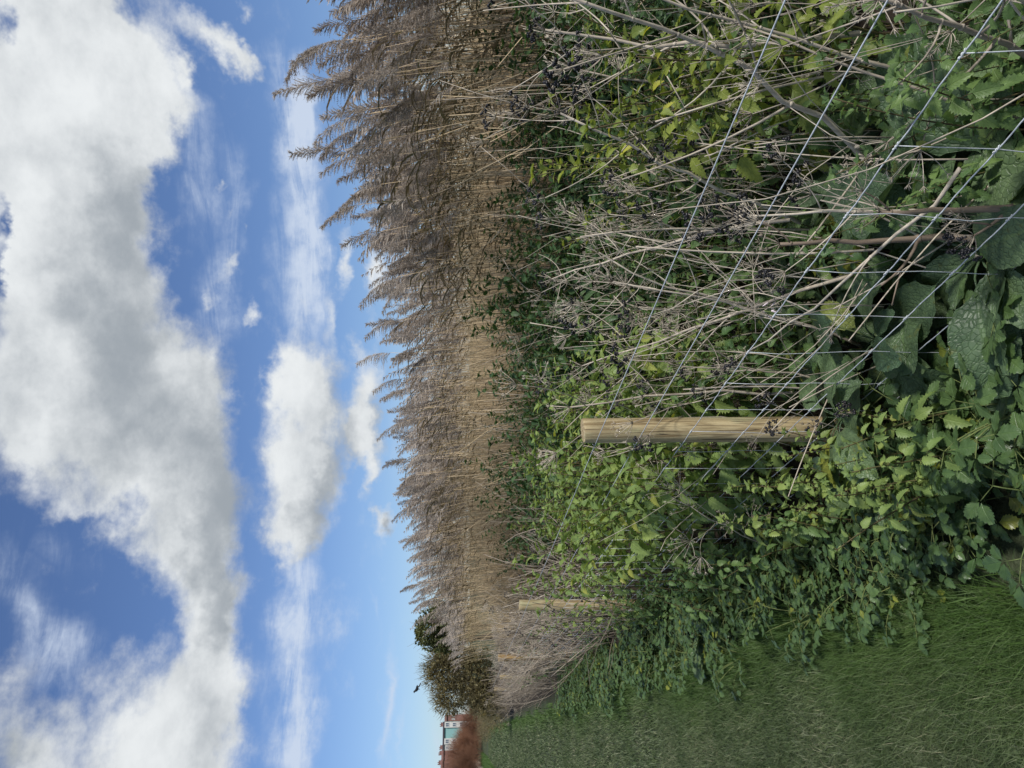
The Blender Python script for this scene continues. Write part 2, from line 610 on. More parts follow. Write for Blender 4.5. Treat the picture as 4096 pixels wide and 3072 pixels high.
GREY = [  # thick, shaded cloud
    (490, 110, 130, 60, 0, .8), (420, 150, 90, 70, 0, .8), (330, 130, 70, 80, 0, .8), (300, 205, 100, 62, 0, 1.0), (210, 222, 90, 40, 0, 1.1),
    (150, 235, 60, 36, 0, 1.0), (560, 120, 60, 40, 0, .5), (400, 240, 60, 22, 0, .5), (240, 325, 80, 26, 0, 1.1), (330, 335, 70, 24, 0, .8), (400, 335, 40, 20, 0, .6),
    (345, 383, 60, 12, 0, .9), (250, 392, 18, 7, 0, .8), (20, 215, 90, 40, 0, .5), (20, 30, 90, 40, 0, .7), (470, 60, 60, 40, 0, .35), (380, 60, 50, 50, 0, .4), (700, 110, 60, 30, 0, .2),
]
cumw = warped(.12, .055)
f1 = field(cumw, CUM)
fine = n.noise(n.mapping(dirv, loc=(5, 2, 9), scale=(1, 1, 1.6)), 9.0, 8, .64)
so = Vector((math.sin(SUN_AZ) * math.cos(SUN_EL), math.cos(SUN_AZ) * math.cos(SUN_EL), math.sin(SUN_EL) + .5)) * .035
fine2 = n.noise(n.mapping(dirv, loc=(5 + so.x, 2 + so.y, 9 + so.z * 1.6), scale=(1, 1, 1.6)), 9.0, 6, .62)
fld = n.math('ADD', f1, n.math('MULTIPLY', n.math('SUBTRACT', fine.outputs['Fac'], .5), 1.55))
# away from the part of the sky the photograph shows, broken cloud from noise alone
a0, e0 = azel(384, 300)
dst = n('ShaderNodeVectorMath', operation='DISTANCE')
n.link(ae.outputs[0], dst.inputs[0])
dst.inputs[1].default_value = (a0, e0, 0)
far = n.rng(dst.outputs['Value'], .75, 1.0)
big = n.noise(n.mapping(dirv, loc=(1, 4, 2), scale=(1, 1, 2)), 2.6, 7, .6)
fld = n.math('ADD', fld, n.math('MULTIPLY', far, n.rng(big.outputs['Fac'], .4, .62, 0, .9)))
dens = n.rng(fld, .10, .95)
hz = warped(.12, .03)
f2 = field(hz, HAZE)
wisp = n.noise(n.mapping(ae.outputs[0], rot=(0, 0, .08), scale=(9, 44, 1)), 1.0, 6, .65, .6)
wisp2 = n.noise(dirv, 22, 6, .65)
fw = n.math('MULTIPLY', f2, n.math('ADD', .15, n.math('ADD', n.math('MULTIPLY', n.math('SUBTRACT', wisp.outputs['Fac'], .18), 1.9), n.math('MULTIPLY', n.math('SUBTRACT', wisp2.outputs['Fac'], .5), 1.2))))
veil = n.rng(fw, .10, 1.15, 0, .92)
f3 = field(warped(.22, .05), GREY)
lump = n.noise(n.mapping(dirv, loc=(8, 1, 4)), 9.0, 5, .55)
gf = n.math('ADD', n.math('MULTIPLY', f3, .75), n.math('MULTIPLY', n.math('SUBTRACT', lump.outputs['Fac'], .45), .9))
gf = n.math('ADD', gf, n.math('MULTIPLY', far, .25))
gf = n.math('SUBTRACT', gf, n.math('MULTIPLY', n.math('SUBTRACT', fine.outputs['Fac'], fine2.outputs['Fac']), 1.0))  # self-shadow painted into the cloud colour: lumps paler sunward, greyer away
gf = n.rng(gf, -.3, .95)
K = 1 / SKY_STRENGTH
white = tuple(c * K for c in (.575, .595, .605))
grey = tuple(c * K for c in (.235, .262, .29))
thin = tuple(c * K for c in (.42, .48, .58))
ccol = n.mix(gf, white, grey)
res = n.mix(veil, base, thin)
res = n.mix(dens, res, ccol)
bg = n('ShaderNodeBackground')
n.link(res, bg.inputs[0])
bg.inputs[1].default_value = SKY_STRENGTH
wo = n('ShaderNodeOutputWorld')
n.link(bg.outputs[0], wo.inputs[0])

sun = bpy.data.objects.new("sun", bpy.data.lights.new("sun", 'SUN'))
C.objects.link(sun)
sun.data.energy = 3.1
sun.data.angle = math.radians(7)
sun.data.color = (1, .96, .9)
sd = Vector((math.sin(SUN_AZ) * math.cos(SUN_EL), math.cos(SUN_AZ) * math.cos(SUN_EL), math.sin(SUN_EL)))
sun.rotation_euler = sd.to_track_quat('Z', 'Y').to_euler()
sun.location = (20, -8, 30)
vs = bpy.context.scene.view_settings
vs.view_transform, vs.look, vs.gamma, vs.exposure = 'Standard', 'None', 1, .55
vs.use_curve_mapping = False
cy = bpy.context.scene.cycles
cy.max_bounces, cy.diffuse_bounces, cy.glossy_bounces, cy.transmission_bounces = 5, 3, 2, 3

# ------------------------------------------------------------------ ground
m, n, out = new_mat('turf_and_soil')
tc = n('ShaderNodeTexCoord')
g = n.noise(tc.outputs['Object'], 1.4, 5, .6)
g2 = n.noise(tc.outputs['Object'], 60, 4, .7)
sp = n('ShaderNodeSeparateXYZ')
n.link(tc.outputs['Object'], sp.inputs[0])
turf = n.mix(n.rng(g.outputs['Fac'], .35, .65), (.050, .068, .035), (.080, .095, .055))
turf = n.mix(n.rng(g2.outputs['Fac'], .3, .7), n.mix(1.0, turf, (.55, .55, .5), 'MULTIPLY'), turf)
soil = n.mix(g2.outputs['Fac'], (.018, .014, .011), (.05, .04, .03))
edge = n.math('ADD', sp.outputs[0], n.math('MULTIPLY', n.math('SUBTRACT', g.outputs['Fac'], .5), .5))
fx = n.math('MULTIPLY', n.rng(edge, .45, .8), n.rng(sp.outputs[1], 40, 60, 1, 0))
gcol = n.mix(fx, turf, soil)
b = principled(n, gcol, .9, .1, g2.outputs['Fac'], .6, .02)
n.link(b.outputs[0], out.inputs[0])
xs = np.concatenate([np.linspace(-900, -12, 14), np.linspace(-9, 12, 70), np.linspace(16, 900, 14)])
ys = np.concatenate([np.linspace(-200, -4, 6), np.linspace(-3, 30, 100), np.linspace(33, 260, 50), np.linspace(300, 2400, 10)])
X, Y = np.meshgrid(xs, ys)
Z = ground_z(X, Y)
V = np.column_stack([X.ravel(), Y.ravel(), Z.ravel()])
k = len(xs)
T = []
for i in range(len(ys) - 1):
    for j in range(k - 1):
        p = i * k + j
        T += [(p, p + 1, p + k + 1), (p, p + k + 1, p + k)]
tag(P().add(V, T).obj('ground', m), kind='structure')

# ------------------------------------------------------------------ grass
m, n, out = new_mat('grass_blade')
at = n('ShaderNodeAttribute', attribute_name='rnd')
st = n('ShaderNodeAttribute', attribute_name='st')
sp = n('ShaderNodeSeparateXYZ')
n.link(st.outputs['Vector'], sp.inputs[0])
tc = n('ShaderNodeTexCoord')
pn = n.noise(tc.outputs['Object'], 1.6, 3, .5)
ramp = n('ShaderNodeValToRGB')
n.link(at.outputs['Fac'], ramp.inputs[0])
e = ramp.color_ramp.elements
e[0].position, e[0].color = 0, (.058, .088, .036, 1)
e[1].position, e[1].color = 1, (.42, .37, .25, 1)
for pos, c in ((.5, (.128, .160, .072, 1)), (.86, (.24, .27, .17, 1))):
    x = e.new(pos)
    x.color = c
green = n.mix(sp.outputs[0], ramp.outputs[0], n.mix(.7, ramp.outputs[0], (.078, .160, .024)))
col = n.mix(n.math('MULTIPLY', n.rng(pn.outputs['Fac'], .35, .65), .8), green, n.mix(1.0, green, (.62, .72, .6), 'MULTIPLY'))
b = principled(n, col, .55, .25)
tr = n('ShaderNodeBsdfTranslucent')
n.link(col, tr.inputs[0])
mx = n('ShaderNodeMixShader')
mx.inputs[0].default_value = .3
n.link(b.outputs[0], mx.inputs[1])
n.link(tr.outputs[0], mx.inputs[2])
n.link(mx.outputs[0], out.inputs[0])
MT['grass'] = m


def blades(x, y, L, w, flat, lush, z0=None, lean=None):
    """one tapering bent blade per base point"""
    k = len(x)
    z = ground_z(x, y) if z0 is None else z0
    a = rng.uniform(0, 2 * PI, k) if lean is None else lean
    fl = np.clip(rng.normal(flat, .34, k), .05, 1.5)
    d0 = np.column_stack([np.cos(a) * np.sin(fl * .5), np.sin(a) * np.sin(fl * .5), np.cos(fl * .5)])
    d1 = np.column_stack([np.cos(a) * np.sin(fl * 1.25), np.sin(a) * np.sin(fl * 1.25), np.cos(fl * 1.25)])
    b = a + rng.normal(0, .6, k) + PI / 2
    s = np.column_stack([np.cos(b), np.sin(b), np.zeros(k)]) * w[:, None]
    p0 = np.column_stack([x, y, z - .004])
    p1 = p0 + d0 * (L * .5)[:, None]
    p2 = p1 + d1 * (L * .5)[:, None]
    V = np.stack([p0 - s, p0 + s, p1 - s * .85, p1 + s * .85, p2], 1).reshape(-1, 3)
    o = np.arange(k)[:, None] * 5
    T = np.concatenate([o + [0, 1, 3], o + [0, 3, 2], o + [2, 3, 4]], 0)
    U = np.zeros((k, 5, 2))
    U[:, :, 0] = lush[:, None]
    U[:, :, 1] = [0, 0, .5, .5, 1]
    R = np.repeat(np.clip(rng.beta(1.0, 1.5, k), 0, 1), 5)
    return V, T, U.reshape(-1, 2), R


gp = P()


def scatter(n_, x0, x1, y0, y1):
    return rng.uniform(x0, x1, n_), rng.uniform(y0, y1, n_)


def edge_x(y):                 # where the mown path gives way to the weeds
    return .33 + .06 * np.clip((y - 2.0) / 2.8, 0, 1) + .06 * np.sin(y * 2.1) + .04 * np.sin(y * 5.3 + 1)


def path_blades(n_, x0, x1, y0, y1, Lm, wm):
    x, y = scatter(n_, x0, x1, y0, y1)
    ex = edge_x(y)
    k = x < ex + rng.normal(.0, .05, n_)
    x, y, ex = x[k], y[k], ex[k]
    lush = np.clip(1 - (ex - x) / .5, 0, 1) ** 1.2
    L = Lm * rng.uniform(.6, 1.35, len(x)) * (1 + .9 * lush)
    gp.add(*blades(x, y, L, wm * rng.uniform(.7, 1.25, len(x)), 1.2 - .5 * lush, np.clip(lush + rng.normal(0, .12, len(x)), 0, 1)))


path_blades(150000, -.5, .75, 1.4, 3.2, .065, .0010)
path_blades(110000, -.8, .9, 3.2, 6.5, .06, .0014)
path_blades(60000, -1.6, .9, 6.5, 14, .06, .003)
path_blades(50000, -3.0, 1.0, 14, 34, .075, .006)
path_blades(30000, -5.0, 1.2, 34, 80, .12, .014)
path_blades(6000, -.7, .75, .8, 1.4, .06, .0016)
# brighter unmown verge on the far left of the path
x, y = scatter(14000, -5.5, -2.1, 38, 105)
gp.add(*blades(x, y, rng.uniform(.25, .5, len(x)), rng.uniform(.010, .02, len(x)), .5 * np.ones(len(x)), np.clip(rng.normal(1.0, .1, len(x)), 0, 1)))
# longer tufts against the weeds
for k in range(130):
    ty = rng.uniform(1.9, 9)
    tx = edge_x(ty) + rng.normal(.02, .09)
    m_ = rng.integers(25, 55)
    r_ = np.abs(rng.normal(0, .035, m_))
    a_ = rng.uniform(0, 2 * PI, m_)
    gp.add(*blades(tx + r_ * np.cos(a_), ty + r_ * np.sin(a_), rng.uniform(.07, .17, m_), rng.uniform(.0009, .0018, m_), .75 * np.ones(m_), np.clip(rng.normal(.9, .15, m_), 0, 1), lean=a_))
tag(gp.obj('grass', MT['grass']), 'short dull green mown grass covering the footpath', 'grass', kind='stuff')

# ------------------------------------------------------------------ fence
FX = .98                        # the wires' plane; posts stand just behind it
fence = thing('wire_fence', 'wire stock fence on round timber posts between path and weeds', 'fence', (FX, 2.6, 0))


def post_mesh(h, r, seed):
    rs = np.random.default_rng(seed)
    p = P()
    sides = 28
    zs = [-.25, 0, .2, .45, .7, .9, h - .03, h - .004, h]
    V, U = [], []
    ph = rs.uniform(0, 6, 3)
    for i, z in enumerate(zs):
        rr = r * (1.04 - .06 * z / h) * (.965 if z == h else 1)
        for j in range(sides):
            a = 2 * PI * j / sides
            q = rr * (1 + .02 * math.sin(2 * a + ph[0]) + .012 * math.sin(5 * a + ph[1] + z * 2))
            V.append((q * math.cos(a), q * math.sin(a), z + (.004 * math.cos(a + ph[2]) if z >= h - .004 else 0)))
            U.append((j / sides, z))
    T = []
    for i in range(len(zs) - 1):
        for j in range(sides):
            a, b_ = i * sides + j, i * sides + (j + 1) % sides
            T += [(a, b_, b_ + sides), (a, b_ + sides, a + sides)]
    p.add(V, T, U)
    top = np.array(V[-sides:])
    c = top.mean(0)
    p.add(np.vstack([top, c + (0, 0, .001)]), [(j, (j + 1) % sides, sides) for j in range(sides)])
    return p


WZ = [1.086, .93, .751, .551, .386, .246, .13, .04]
POSTS = [(-1.15, 1.15, .05, 'wood'), (2.52, 1.132, .048, 'wood'), (6.8, 1.128, .050, 'wood'), (11.4, 1.175, .058, 'wood_warm'), (15.8, 1.0, .045, 'wood'), (20.2, 1.0, .045, 'wood')]
for i, (py, h, r, mt) in enumerate(POSTS):
    p = post_mesh(h, r, 40 + i)
    o = p.obj('post', MT[mt], fence, True)
    px = FX + r + .003
    o.location = (px - FX, py - 2.6, 0)
    o.rotation_euler = (math.radians([.5, -.4, .9, -1.2, .5, 0][i]), math.radians([0, .3, -.5, .8, 0, 0][i]), .7 * i)
    if i == 3:
        o['label'] = 'orange brown weathered post with a split top'
    for z in WZ[:7]:
        s = P()
        yo = .018
        a = [(-.0, yo - .012, 0), (-.006, yo - .010, 0), (-.0085, yo, .0), (-.006, yo + .010, 0), (.0, yo + .012, 0)]
        c0 = np.array(a) + (FX - .001, py + .0, z)
        c0[:, 2] += np.linspace(.012, -.012, 5)
        V, T, U = tube(c0, .0017, 5)
        so = s.add(V - np.array((px, py, 0)), T, U).obj('staple', MT['staple'], o)
        so.rotation_euler = (0, 0, -.7 * i)


def wire_pts(z, y0, y1, step, kink, sag=.0):
    ys_ = np.arange(y0, y1, step)
    k = len(ys_)
    kx = kink * np.sin(ys_ * 2 * PI / .2 * 1.0 + z * 9) + kink * .6 * np.sin(ys_ * 2 * PI / .067 + z * 4)
    return np.column_stack([np.full(k, 0.0), ys_ - 2.6, z + kx - sag * np.abs(np.sin((ys_ - 2.62) * PI / 3.7))])


for z in WZ[:2]:
    P().add(*tube(wire_pts(z, -1.2, 20.3, .3, .0, .004) + (0, 0, 0), .00145, 6)).obj('strand_wire', MT['wire'], fence)
p = P()
for z in WZ[2:]:
    p.add(*tube(wire_pts(z, -1.2, 20.3, .025, .0011), .0016, 5))
rs = np.random.default_rng(5)
for sy in np.arange(-1.06, 20.2, .205):
    zz = np.array(WZ[2:])
    off = rs.normal(0, .004, len(zz))
    pts = []
    for i in range(len(zz)):
        pts.append((.002, sy - 2.6 + off[i], zz[i]))
        if i < len(zz) - 1:
            pts.append((.002 + rs.normal(0, .003), sy - 2.6 + (off[i] + off[i + 1]) / 2 + rs.normal(0, .003), (zz[i] + zz[i + 1]) / 2))
    p.add(*tube(pts, .0010, 5))
    if sy < 7:
        for i in range(len(zz)):
            c = np.array((0, sy - 2.6 + off[i], zz[i]))
            a = np.linspace(0, 4.6 * PI, 22)
            p.add(*tube(np.column_stack([.0026 * np.cos(a), np.linspace(-.0095, .0095, 22), .0026 * np.sin(a)]) + c, .0011, 4))
p.obj('wire_netting', MT['wire'], fence)

# ------------------------------------------------------------------ nettles
LEAFLIB = {}


def leaf_var(kind, k):
    if (kind, k) not in LEAFLIB:
        rs = np.random.default_rng(100 + k)
        if kind == 'nettle':
            LEAFLIB[kind, k] = leaf(1, rs.uniform(.48, .66), 8, .28, rs.uniform(.1, .5), rs.uniform(.4, 1.2), rs.uniform(.26, .34), 3, .012, k)
        elif kind == 'small':
            LEAFLIB[kind, k] = leaf(1, rs.uniform(.5, .7), 3, .15, rs.uniform(.1, .5), rs.uniform(.2, .9), .33, 3, 0, k)
        elif kind == 'leaflet':
            LEAFLIB[kind, k] = leaf(1, rs.uniform(.6, .85), 7, .20, rs.uniform(.05, .35), rs.uniform(.1, .6), .45, 5, .02, k, .75)
    return LEAFLIB[kind, k]


def curve_stem(H, bend, rs, k=9):
    t = np.linspace(0, 1, k)
    a = rs.uniform(0, 2 * PI)
    x = bend * t ** 2
    wob = .012 * H * np.sin(t * 7 + rs.uniform(0, 6))
    return np.column_stack([x * np.cos(a) - wob * np.sin(a), x * np.sin(a) + wob * np.cos(a), H * t - .25 * bend * t ** 2])


def nettle_parts(seed, H, leafmat, first=.25, gap=.06, Lmax=.085):
    rs = np.random.default_rng(seed)
    stem, fol = P(), P()
    pts = curve_stem(H, H * rs.uniform(.05, .3), rs)
    stem.add(*tube(pts, np.linspace(.0035, .0014, len(pts)), 5), r=rs.uniform())
    seg = np.linspace(0, 1, len(pts))
    t, k, a0 = first, 0, rs.uniform(0, PI)

    def pos(t):
        return np.array([np.interp(t, seg, pts[:, i]) for i in range(3)])

    while t < .985:
        o = pos(t)
        size = Lmax * (1 - .72 * max(0, (t - .45) / .55) ** 1.2) * (0.75 + .25 * min(1, t / .4))
        for side in (0, PI):
            if t < .45 and rs.uniform() < .35:
                continue
            a = a0 + side + rs.normal(0, .25)
            e_ = rs.uniform(-.05, .55) + .5 * (t > .85)
            d = np.array((math.cos(a) * math.cos(e_), math.sin(a) * math.cos(e_), math.sin(e_)))
            pl = size * rs.uniform(.3, .5)
            q = o + d * pl
            stem.add(*tube([o, o + d * pl * .5 + (0, 0, .003), q], .0009, 3), r=.5)
            dd = d + np.array((0, 0, -.45 - rs.uniform(0, .5) + .6 * (t > .85)))
            R = frame(dd, (rs.normal(0, .3), rs.normal(0, .3), 1))
            put(fol, leaf_var('nettle', int(rs.integers(0, 6))), R, q, rs.uniform(), size * rs.uniform(.85, 1.15))
            if rs.uniform() < .5 and t > .35:      # side shoot with small leaves
                for _ in range(2):
                    a2 = a + rs.normal(0, .7)
                    R = frame((math.cos(a2), math.sin(a2), rs.uniform(-.2, .5)), (0, 0, 1))
                    put(fol, leaf_var('nettle', int(rs.integers(0, 6))), R, o + (0, 0, .005), rs.uniform(), size * rs.uniform(.35, .55))
        t += gap / H * (1 - .45 * max(0, t - .5) / .5) * rs.uniform(.85, 1.15)
        a0 += PI / 2
        k += 1
    o = pts[-1]
    for i in range(6):
        a = i * 1.05 + rs.uniform(0, .3)
        R = frame((math.cos(a), math.sin(a), rs.uniform(.2, 1.2)), (0, 0, 1))
        put(fol, leaf_var('nettle', i), R, o, rs.uniform(0, .6), Lmax * rs.uniform(.25, .42))
    return stem, fol


def nettle_maker(seed, H, leafmat, **kw):
    def make():
        r = thing('nettle', 'nettle', 'nettle')
        s, f = nettle_parts(seed, H, leafmat, **kw)
        s.obj('stem', MT['nettle_stem'], r)
        f.obj('foliage', MT[leafmat], r)
        return r
    return make


NET = Stock([nettle_maker(200 + i, 1.0, 'nettle', Lmax=.085 + .008 * (i % 3)) for i in range(5)])
PALE = Stock([nettle_maker(230 + i, 1.0, 'pale_nettle', first=.15, gap=.05, Lmax=.088 + .008 * (i % 3)) for i in range(5)])
LIME = Stock([nettle_maker(350 + i, 1.0, 'lime_nettle', first=.45, gap=.06, Lmax=.08) for i in range(4)])
LOW = Stock([nettle_maker(290 + i, .5, 'nettle', first=.15, gap=.04, Lmax=.066) for i in range(4)])
LOWP = Stock([nettle_maker(310 + i, .5, 'pale_nettle', first=.15, gap=.036, Lmax=.058) for i in range(4)])


def plant(stock, x, y, size, tilt, label, cat, group, rs, lean=None, z=None):
    a = rs.uniform(0, 2 * PI) if lean is None else lean
    q = Matrix.Rotation(tilt, 3, Vector((-math.sin(a), math.cos(a), 0))) @ Matrix.Rotation(rs.uniform(0, 2 * PI), 3, 'Z')
    zz = float(ground_z(x, y)) - .01 if z is None else z
    return stock.place(int(rs.integers(0, 99)), (x, y, zz), q.to_euler(), (size * rs.uniform(.92, 1.1),) * 3, label, cat, group)


rs = np.random.default_rng(77)
# bright clump crowding round the near post and along the wires to the next
for k in range(78):
    y = rs.uniform(2.9, 5.6)
    x = FX + rs.uniform(-.06, .8)
    if y > 4.4:
        x = max(x, FX + .12)
    plant(PALE, x, y, rs.uniform(.95, 1.32), rs.uniform(0, .2), 'tall yellow-green nettle in the thick clump left of the nearest post', 'nettle', 'yellow-green nettles along the wires', rs)
for k in range(7):
    plant(PALE, FX + rs.uniform(.2, .5), rs.uniform(2.5, 2.95), rs.uniform(1.0, 1.2), rs.uniform(.05, .2), 'pale nettle leaning behind the head of the nearest post', 'nettle', 'pale nettles behind the nearest post', rs)
# fence foot, path side: the slanting band of leaves across the foot of the near post
for k in range(26):
    y = rs.uniform(1.75, 3.0)
    x = FX - rs.uniform(.04, .36)
    plant(LOWP, x, y, rs.uniform(.7, 1.25), rs.uniform(.05, .5), 'low pale nettle sprawling in front of the wires below the nearest post', 'nettle', 'low pale nettles in front of the wires', rs, lean=rs.normal(-2.4, .8))
for k in range(36):
    y = rs.uniform(2.6, 6.5)
    x = FX - rs.uniform(-.05, .42)
    plant(LOW, x, y, rs.uniform(.7, 1.2), rs.uniform(.05, .4), 'short green nettle at the fence foot between the first two posts', 'nettle', 'short nettles at the fence foot', rs)
for k in range(32):
    plant(NET, FX + rs.uniform(-.1, .7), rs.uniform(6.6, 17), rs.uniform(.6, 1.05), rs.uniform(0, .2), 'green nettle mixed into the grey twigs by the far posts', 'nettle', 'nettles by the far posts', rs)
for k in range(5):
    plant(PALE, rs.uniform(.84, .98), rs.uniform(5.7, 6.6), rs.uniform(.75, 1.0), rs.uniform(.05, .3), 'pale nettle hanging over the upper half of the second post', 'nettle', 'pale nettles over the second post', rs)
# right of the post, behind the wires
for k in range(92):
    y = rs.uniform(.6, 3.2)
    x = rs.uniform(1.15, 2.2)
    plant(NET, x, y, rs.uniform(.55, .85) + .22 * (x - 1.15), rs.uniform(0, .3), 'mid green nettle among dead stalks behind the netting right of the nearest post', 'nettle', 'nettles behind the netting', rs)
for k in range(26):
    u, v = rs.uniform(560, 790), rs.uniform(520, 600)
    w = at_x(u, v, rs.uniform(1.7, 2.5))
    plant(LIME, w.x, w.y, max(.7, w.z) * 1.0, rs.uniform(0, .2), 'yellow-tipped nettle standing among the stalks in front of the reeds', 'nettle', 'yellow-tipped nettles in front of the reeds', rs)
# the dark bank in front of the reeds: one leafy mass nobody could count
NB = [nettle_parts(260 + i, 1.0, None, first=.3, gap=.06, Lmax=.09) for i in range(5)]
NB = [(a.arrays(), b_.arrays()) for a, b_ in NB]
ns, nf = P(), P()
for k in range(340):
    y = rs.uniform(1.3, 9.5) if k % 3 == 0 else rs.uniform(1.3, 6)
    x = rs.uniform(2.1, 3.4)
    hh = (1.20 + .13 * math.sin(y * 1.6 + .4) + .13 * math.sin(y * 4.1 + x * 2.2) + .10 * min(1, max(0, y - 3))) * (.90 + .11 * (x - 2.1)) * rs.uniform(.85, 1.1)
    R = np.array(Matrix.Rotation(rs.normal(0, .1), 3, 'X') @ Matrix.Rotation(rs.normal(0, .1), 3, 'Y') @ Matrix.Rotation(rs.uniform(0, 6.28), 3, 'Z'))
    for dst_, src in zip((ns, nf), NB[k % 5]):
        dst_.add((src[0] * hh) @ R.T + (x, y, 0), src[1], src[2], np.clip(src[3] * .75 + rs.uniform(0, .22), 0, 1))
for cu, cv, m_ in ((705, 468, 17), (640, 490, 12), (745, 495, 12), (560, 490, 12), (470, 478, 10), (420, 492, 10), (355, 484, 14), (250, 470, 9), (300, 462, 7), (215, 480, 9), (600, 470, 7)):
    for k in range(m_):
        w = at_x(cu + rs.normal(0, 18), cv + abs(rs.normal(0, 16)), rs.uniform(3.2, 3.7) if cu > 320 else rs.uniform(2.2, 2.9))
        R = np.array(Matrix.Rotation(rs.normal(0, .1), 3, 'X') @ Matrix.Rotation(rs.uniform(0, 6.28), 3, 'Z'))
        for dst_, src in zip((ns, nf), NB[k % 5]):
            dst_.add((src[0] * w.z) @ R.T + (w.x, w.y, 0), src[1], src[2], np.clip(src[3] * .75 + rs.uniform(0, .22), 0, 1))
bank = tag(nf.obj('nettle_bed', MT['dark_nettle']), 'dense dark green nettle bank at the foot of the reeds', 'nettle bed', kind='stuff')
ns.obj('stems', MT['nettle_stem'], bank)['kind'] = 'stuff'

# ------------------------------------------------------------------ dead umbellifers (alexanders) with black seed
def bez(a, b, bow, k=6):
    a, b = np.asarray(a, float), np.asarray(b, float)
    t = np.linspace(0, 1, k)[:, None]
    return a + (b - a) * t + np.asarray(bow, float) * (4 * t * (1 - t))


def umbel(o, d, rs, size, seeds):
    """returns rays and seeds as two collectors"""
    ra, se = P(), P()
    R = frame(d, rs.normal(size=3))
    m_ = int(rs.integers(7, 12))
    for i in range(m_):
        a = i * 2.4
        sp_ = .95 * math.sqrt((i + .5) / m_) + rs.normal(0, .08)
        e_ = R @ np.array((math.sin(sp_) * math.cos(a), math.cos(sp_), math.sin(sp_) * math.sin(a)))
        L = size * rs.uniform(.75, 1.15)
        tip = o + e_ * L
        ra.add(*tube(bez(o, tip, R @ np.array((0, -.08 * L, 0)), 4), [.0012, .0010, .0009, .0008], 3), r=rs.uniform())
        has = seeds and rs.uniform() < .75
        for j in range(int(rs.integers(5, 9))):
            g_ = unit(e_ * 1.1 + rs.normal(0, .55, 3))
            q = tip + g_ * (rs.uniform(.004, .010) if has else rs.uniform(.009, .016))
            ra.add(*tube([tip, q], .0006, 3), r=rs.uniform())
            if has:
                V, T = seedball(q + g_ * .003, rs.uniform(.0034, .0046), rs)
                se.add(V, T)
    return ra, se


def umbellifer(label, apex, seed, r0=.008, branches=6, seedy=.4, mat='straw', spread=1.0, loc=(0, 0, 0), group=None, bow=.05, usize=.05, first=.35):
    rs = np.random.default_rng(seed)
    root = thing('dead_umbellifer', label, 'dried plant', loc, group)
    stem = P()
    apex = np.asarray(apex, float)
    H = np.linalg.norm(apex)
    main = bez((0, 0, 0), apex, np.append(rs.normal(0, bow * H, 2), 0), 9)
    main[1:-1] += rs.normal(0, .006 * H, (7, 3))
    rr = np.linspace(r0, r0 * .42, 9)
    stem.add(*tube(main, rr, 7), r=rs.uniform())
    ends = [(main[-1], unit(main[-1] - main[-2]), rr[-1])]
    ts = np.linspace(first, .95, branches) if branches else []
    a = rs.uniform(0, 2 * PI)
    for t in ts:
        a += 2.4
        o = np.array([np.interp(t, np.linspace(0, 1, 9), main[:, i]) for i in range(3)])
        rad = np.interp(t, np.linspace(0, 1, 9), rr)
        # knuckle at the joint
        V, T = seedball(o, rad * 1.35, rs, 1.2)
        stem.add(V, T, r=.3)
        d0 = unit(apex)
        side = np.array((math.cos(a), math.sin(a), 0))
        d = unit(d0 * .85 + side * spread * rs.uniform(.55, 1.0))
        L = H * rs.uniform(.2, .42) * (1.25 - .5 * t)
        e_ = o + d * L
        bp = bez(o, e_, d0 * -.08 * L + rs.normal(0, .03 * L, 3), 6)
        stem.add(*tube(bp, np.linspace(rad * .62, rad * .3, 6), 5), r=rs.uniform())
        ends.append((e_, unit(bp[-1] - bp[-2]), rad * .3))
        if rs.uniform() < .7:
            o2 = bp[3]
            d2 = unit(d + unit(rs.normal(size=3)) * .7)
            e2 = o2 + d2 * L * rs.uniform(.35, .6)
            stem.add(*tube(bez(o2, e2, rs.normal(0, .02 * L, 3), 5), np.linspace(rad * .4, rad * .2, 5), 4), r=rs.uniform())
            ends.append((e2, d2, rad * .2))
    stem.obj('stem', MT[mat], root)
    for e_, d, rad in ends:
        if rs.uniform() < .22:
            continue                     # a broken end
        ra, se = umbel(e_, d, rs, usize * rs.uniform(.7, 1.2), rs.uniform() < seedy)
        uo = ra.obj('umbel', MT['straw'], root)
        if se.n:
            se.obj('seed_cluster', MT['seed'], uo)
    return root


def hero(label, base_uv, xb, apex_uv, xa, seed, **kw):
    b_ = at_x(*base_uv, xb)
    a_ = at_x(*apex_uv, xa)
    return umbellifer(label, tuple(a_ - b_), seed, loc=tuple(b_), **kw)


hero('dead stalk with black seed heads rising just right of the nearest post', (492, 850), 1.32, (402, 582), 1.5, 1, r0=0.0066, branches=7, seedy=.9, usize=.055)
hero('pale forked dead stalk with one black seed head above the middle wires', (548, 790), 1.5, (489, 552), 1.75, 2, r0=0.0066, branches=7, seedy=.5, usize=.05)
hero('thick grey dead stalk slanting up to the top right corner', (590, 880), 1.45, (772, 566), 1.5, 3, r0=0.0086, branches=6, seedy=.35, usize=.055, bow=.02)
hero('slanting dead stalk forked half way behind the top wires', (545, 800), 1.6, (655, 560), 1.7, 4, r0=0.0074, branches=7, seedy=.4, usize=.05, bow=.02)
hero('dead stalk hung with clusters of large black seeds across the second wire', (556, 960), 1.20, (552, 735), 1.22, 5, r0=0.0057, branches=5, seedy=1.0, usize=.05)
hero('dark ridged stalk standing upright low behind the netting', (533, 1000), 1.10, (524, 780), 1.12, 6, r0=0.0103, branches=2, seedy=.3, mat='dark_straw', bow=.01)
hero('thick brown stalk rising behind the netting by the lower right corner', (562, 1080), 1.04, (556, 880), 1.05, 7, r0=0.0107, branches=2, seedy=.2, mat='dark_straw', bow=.01)
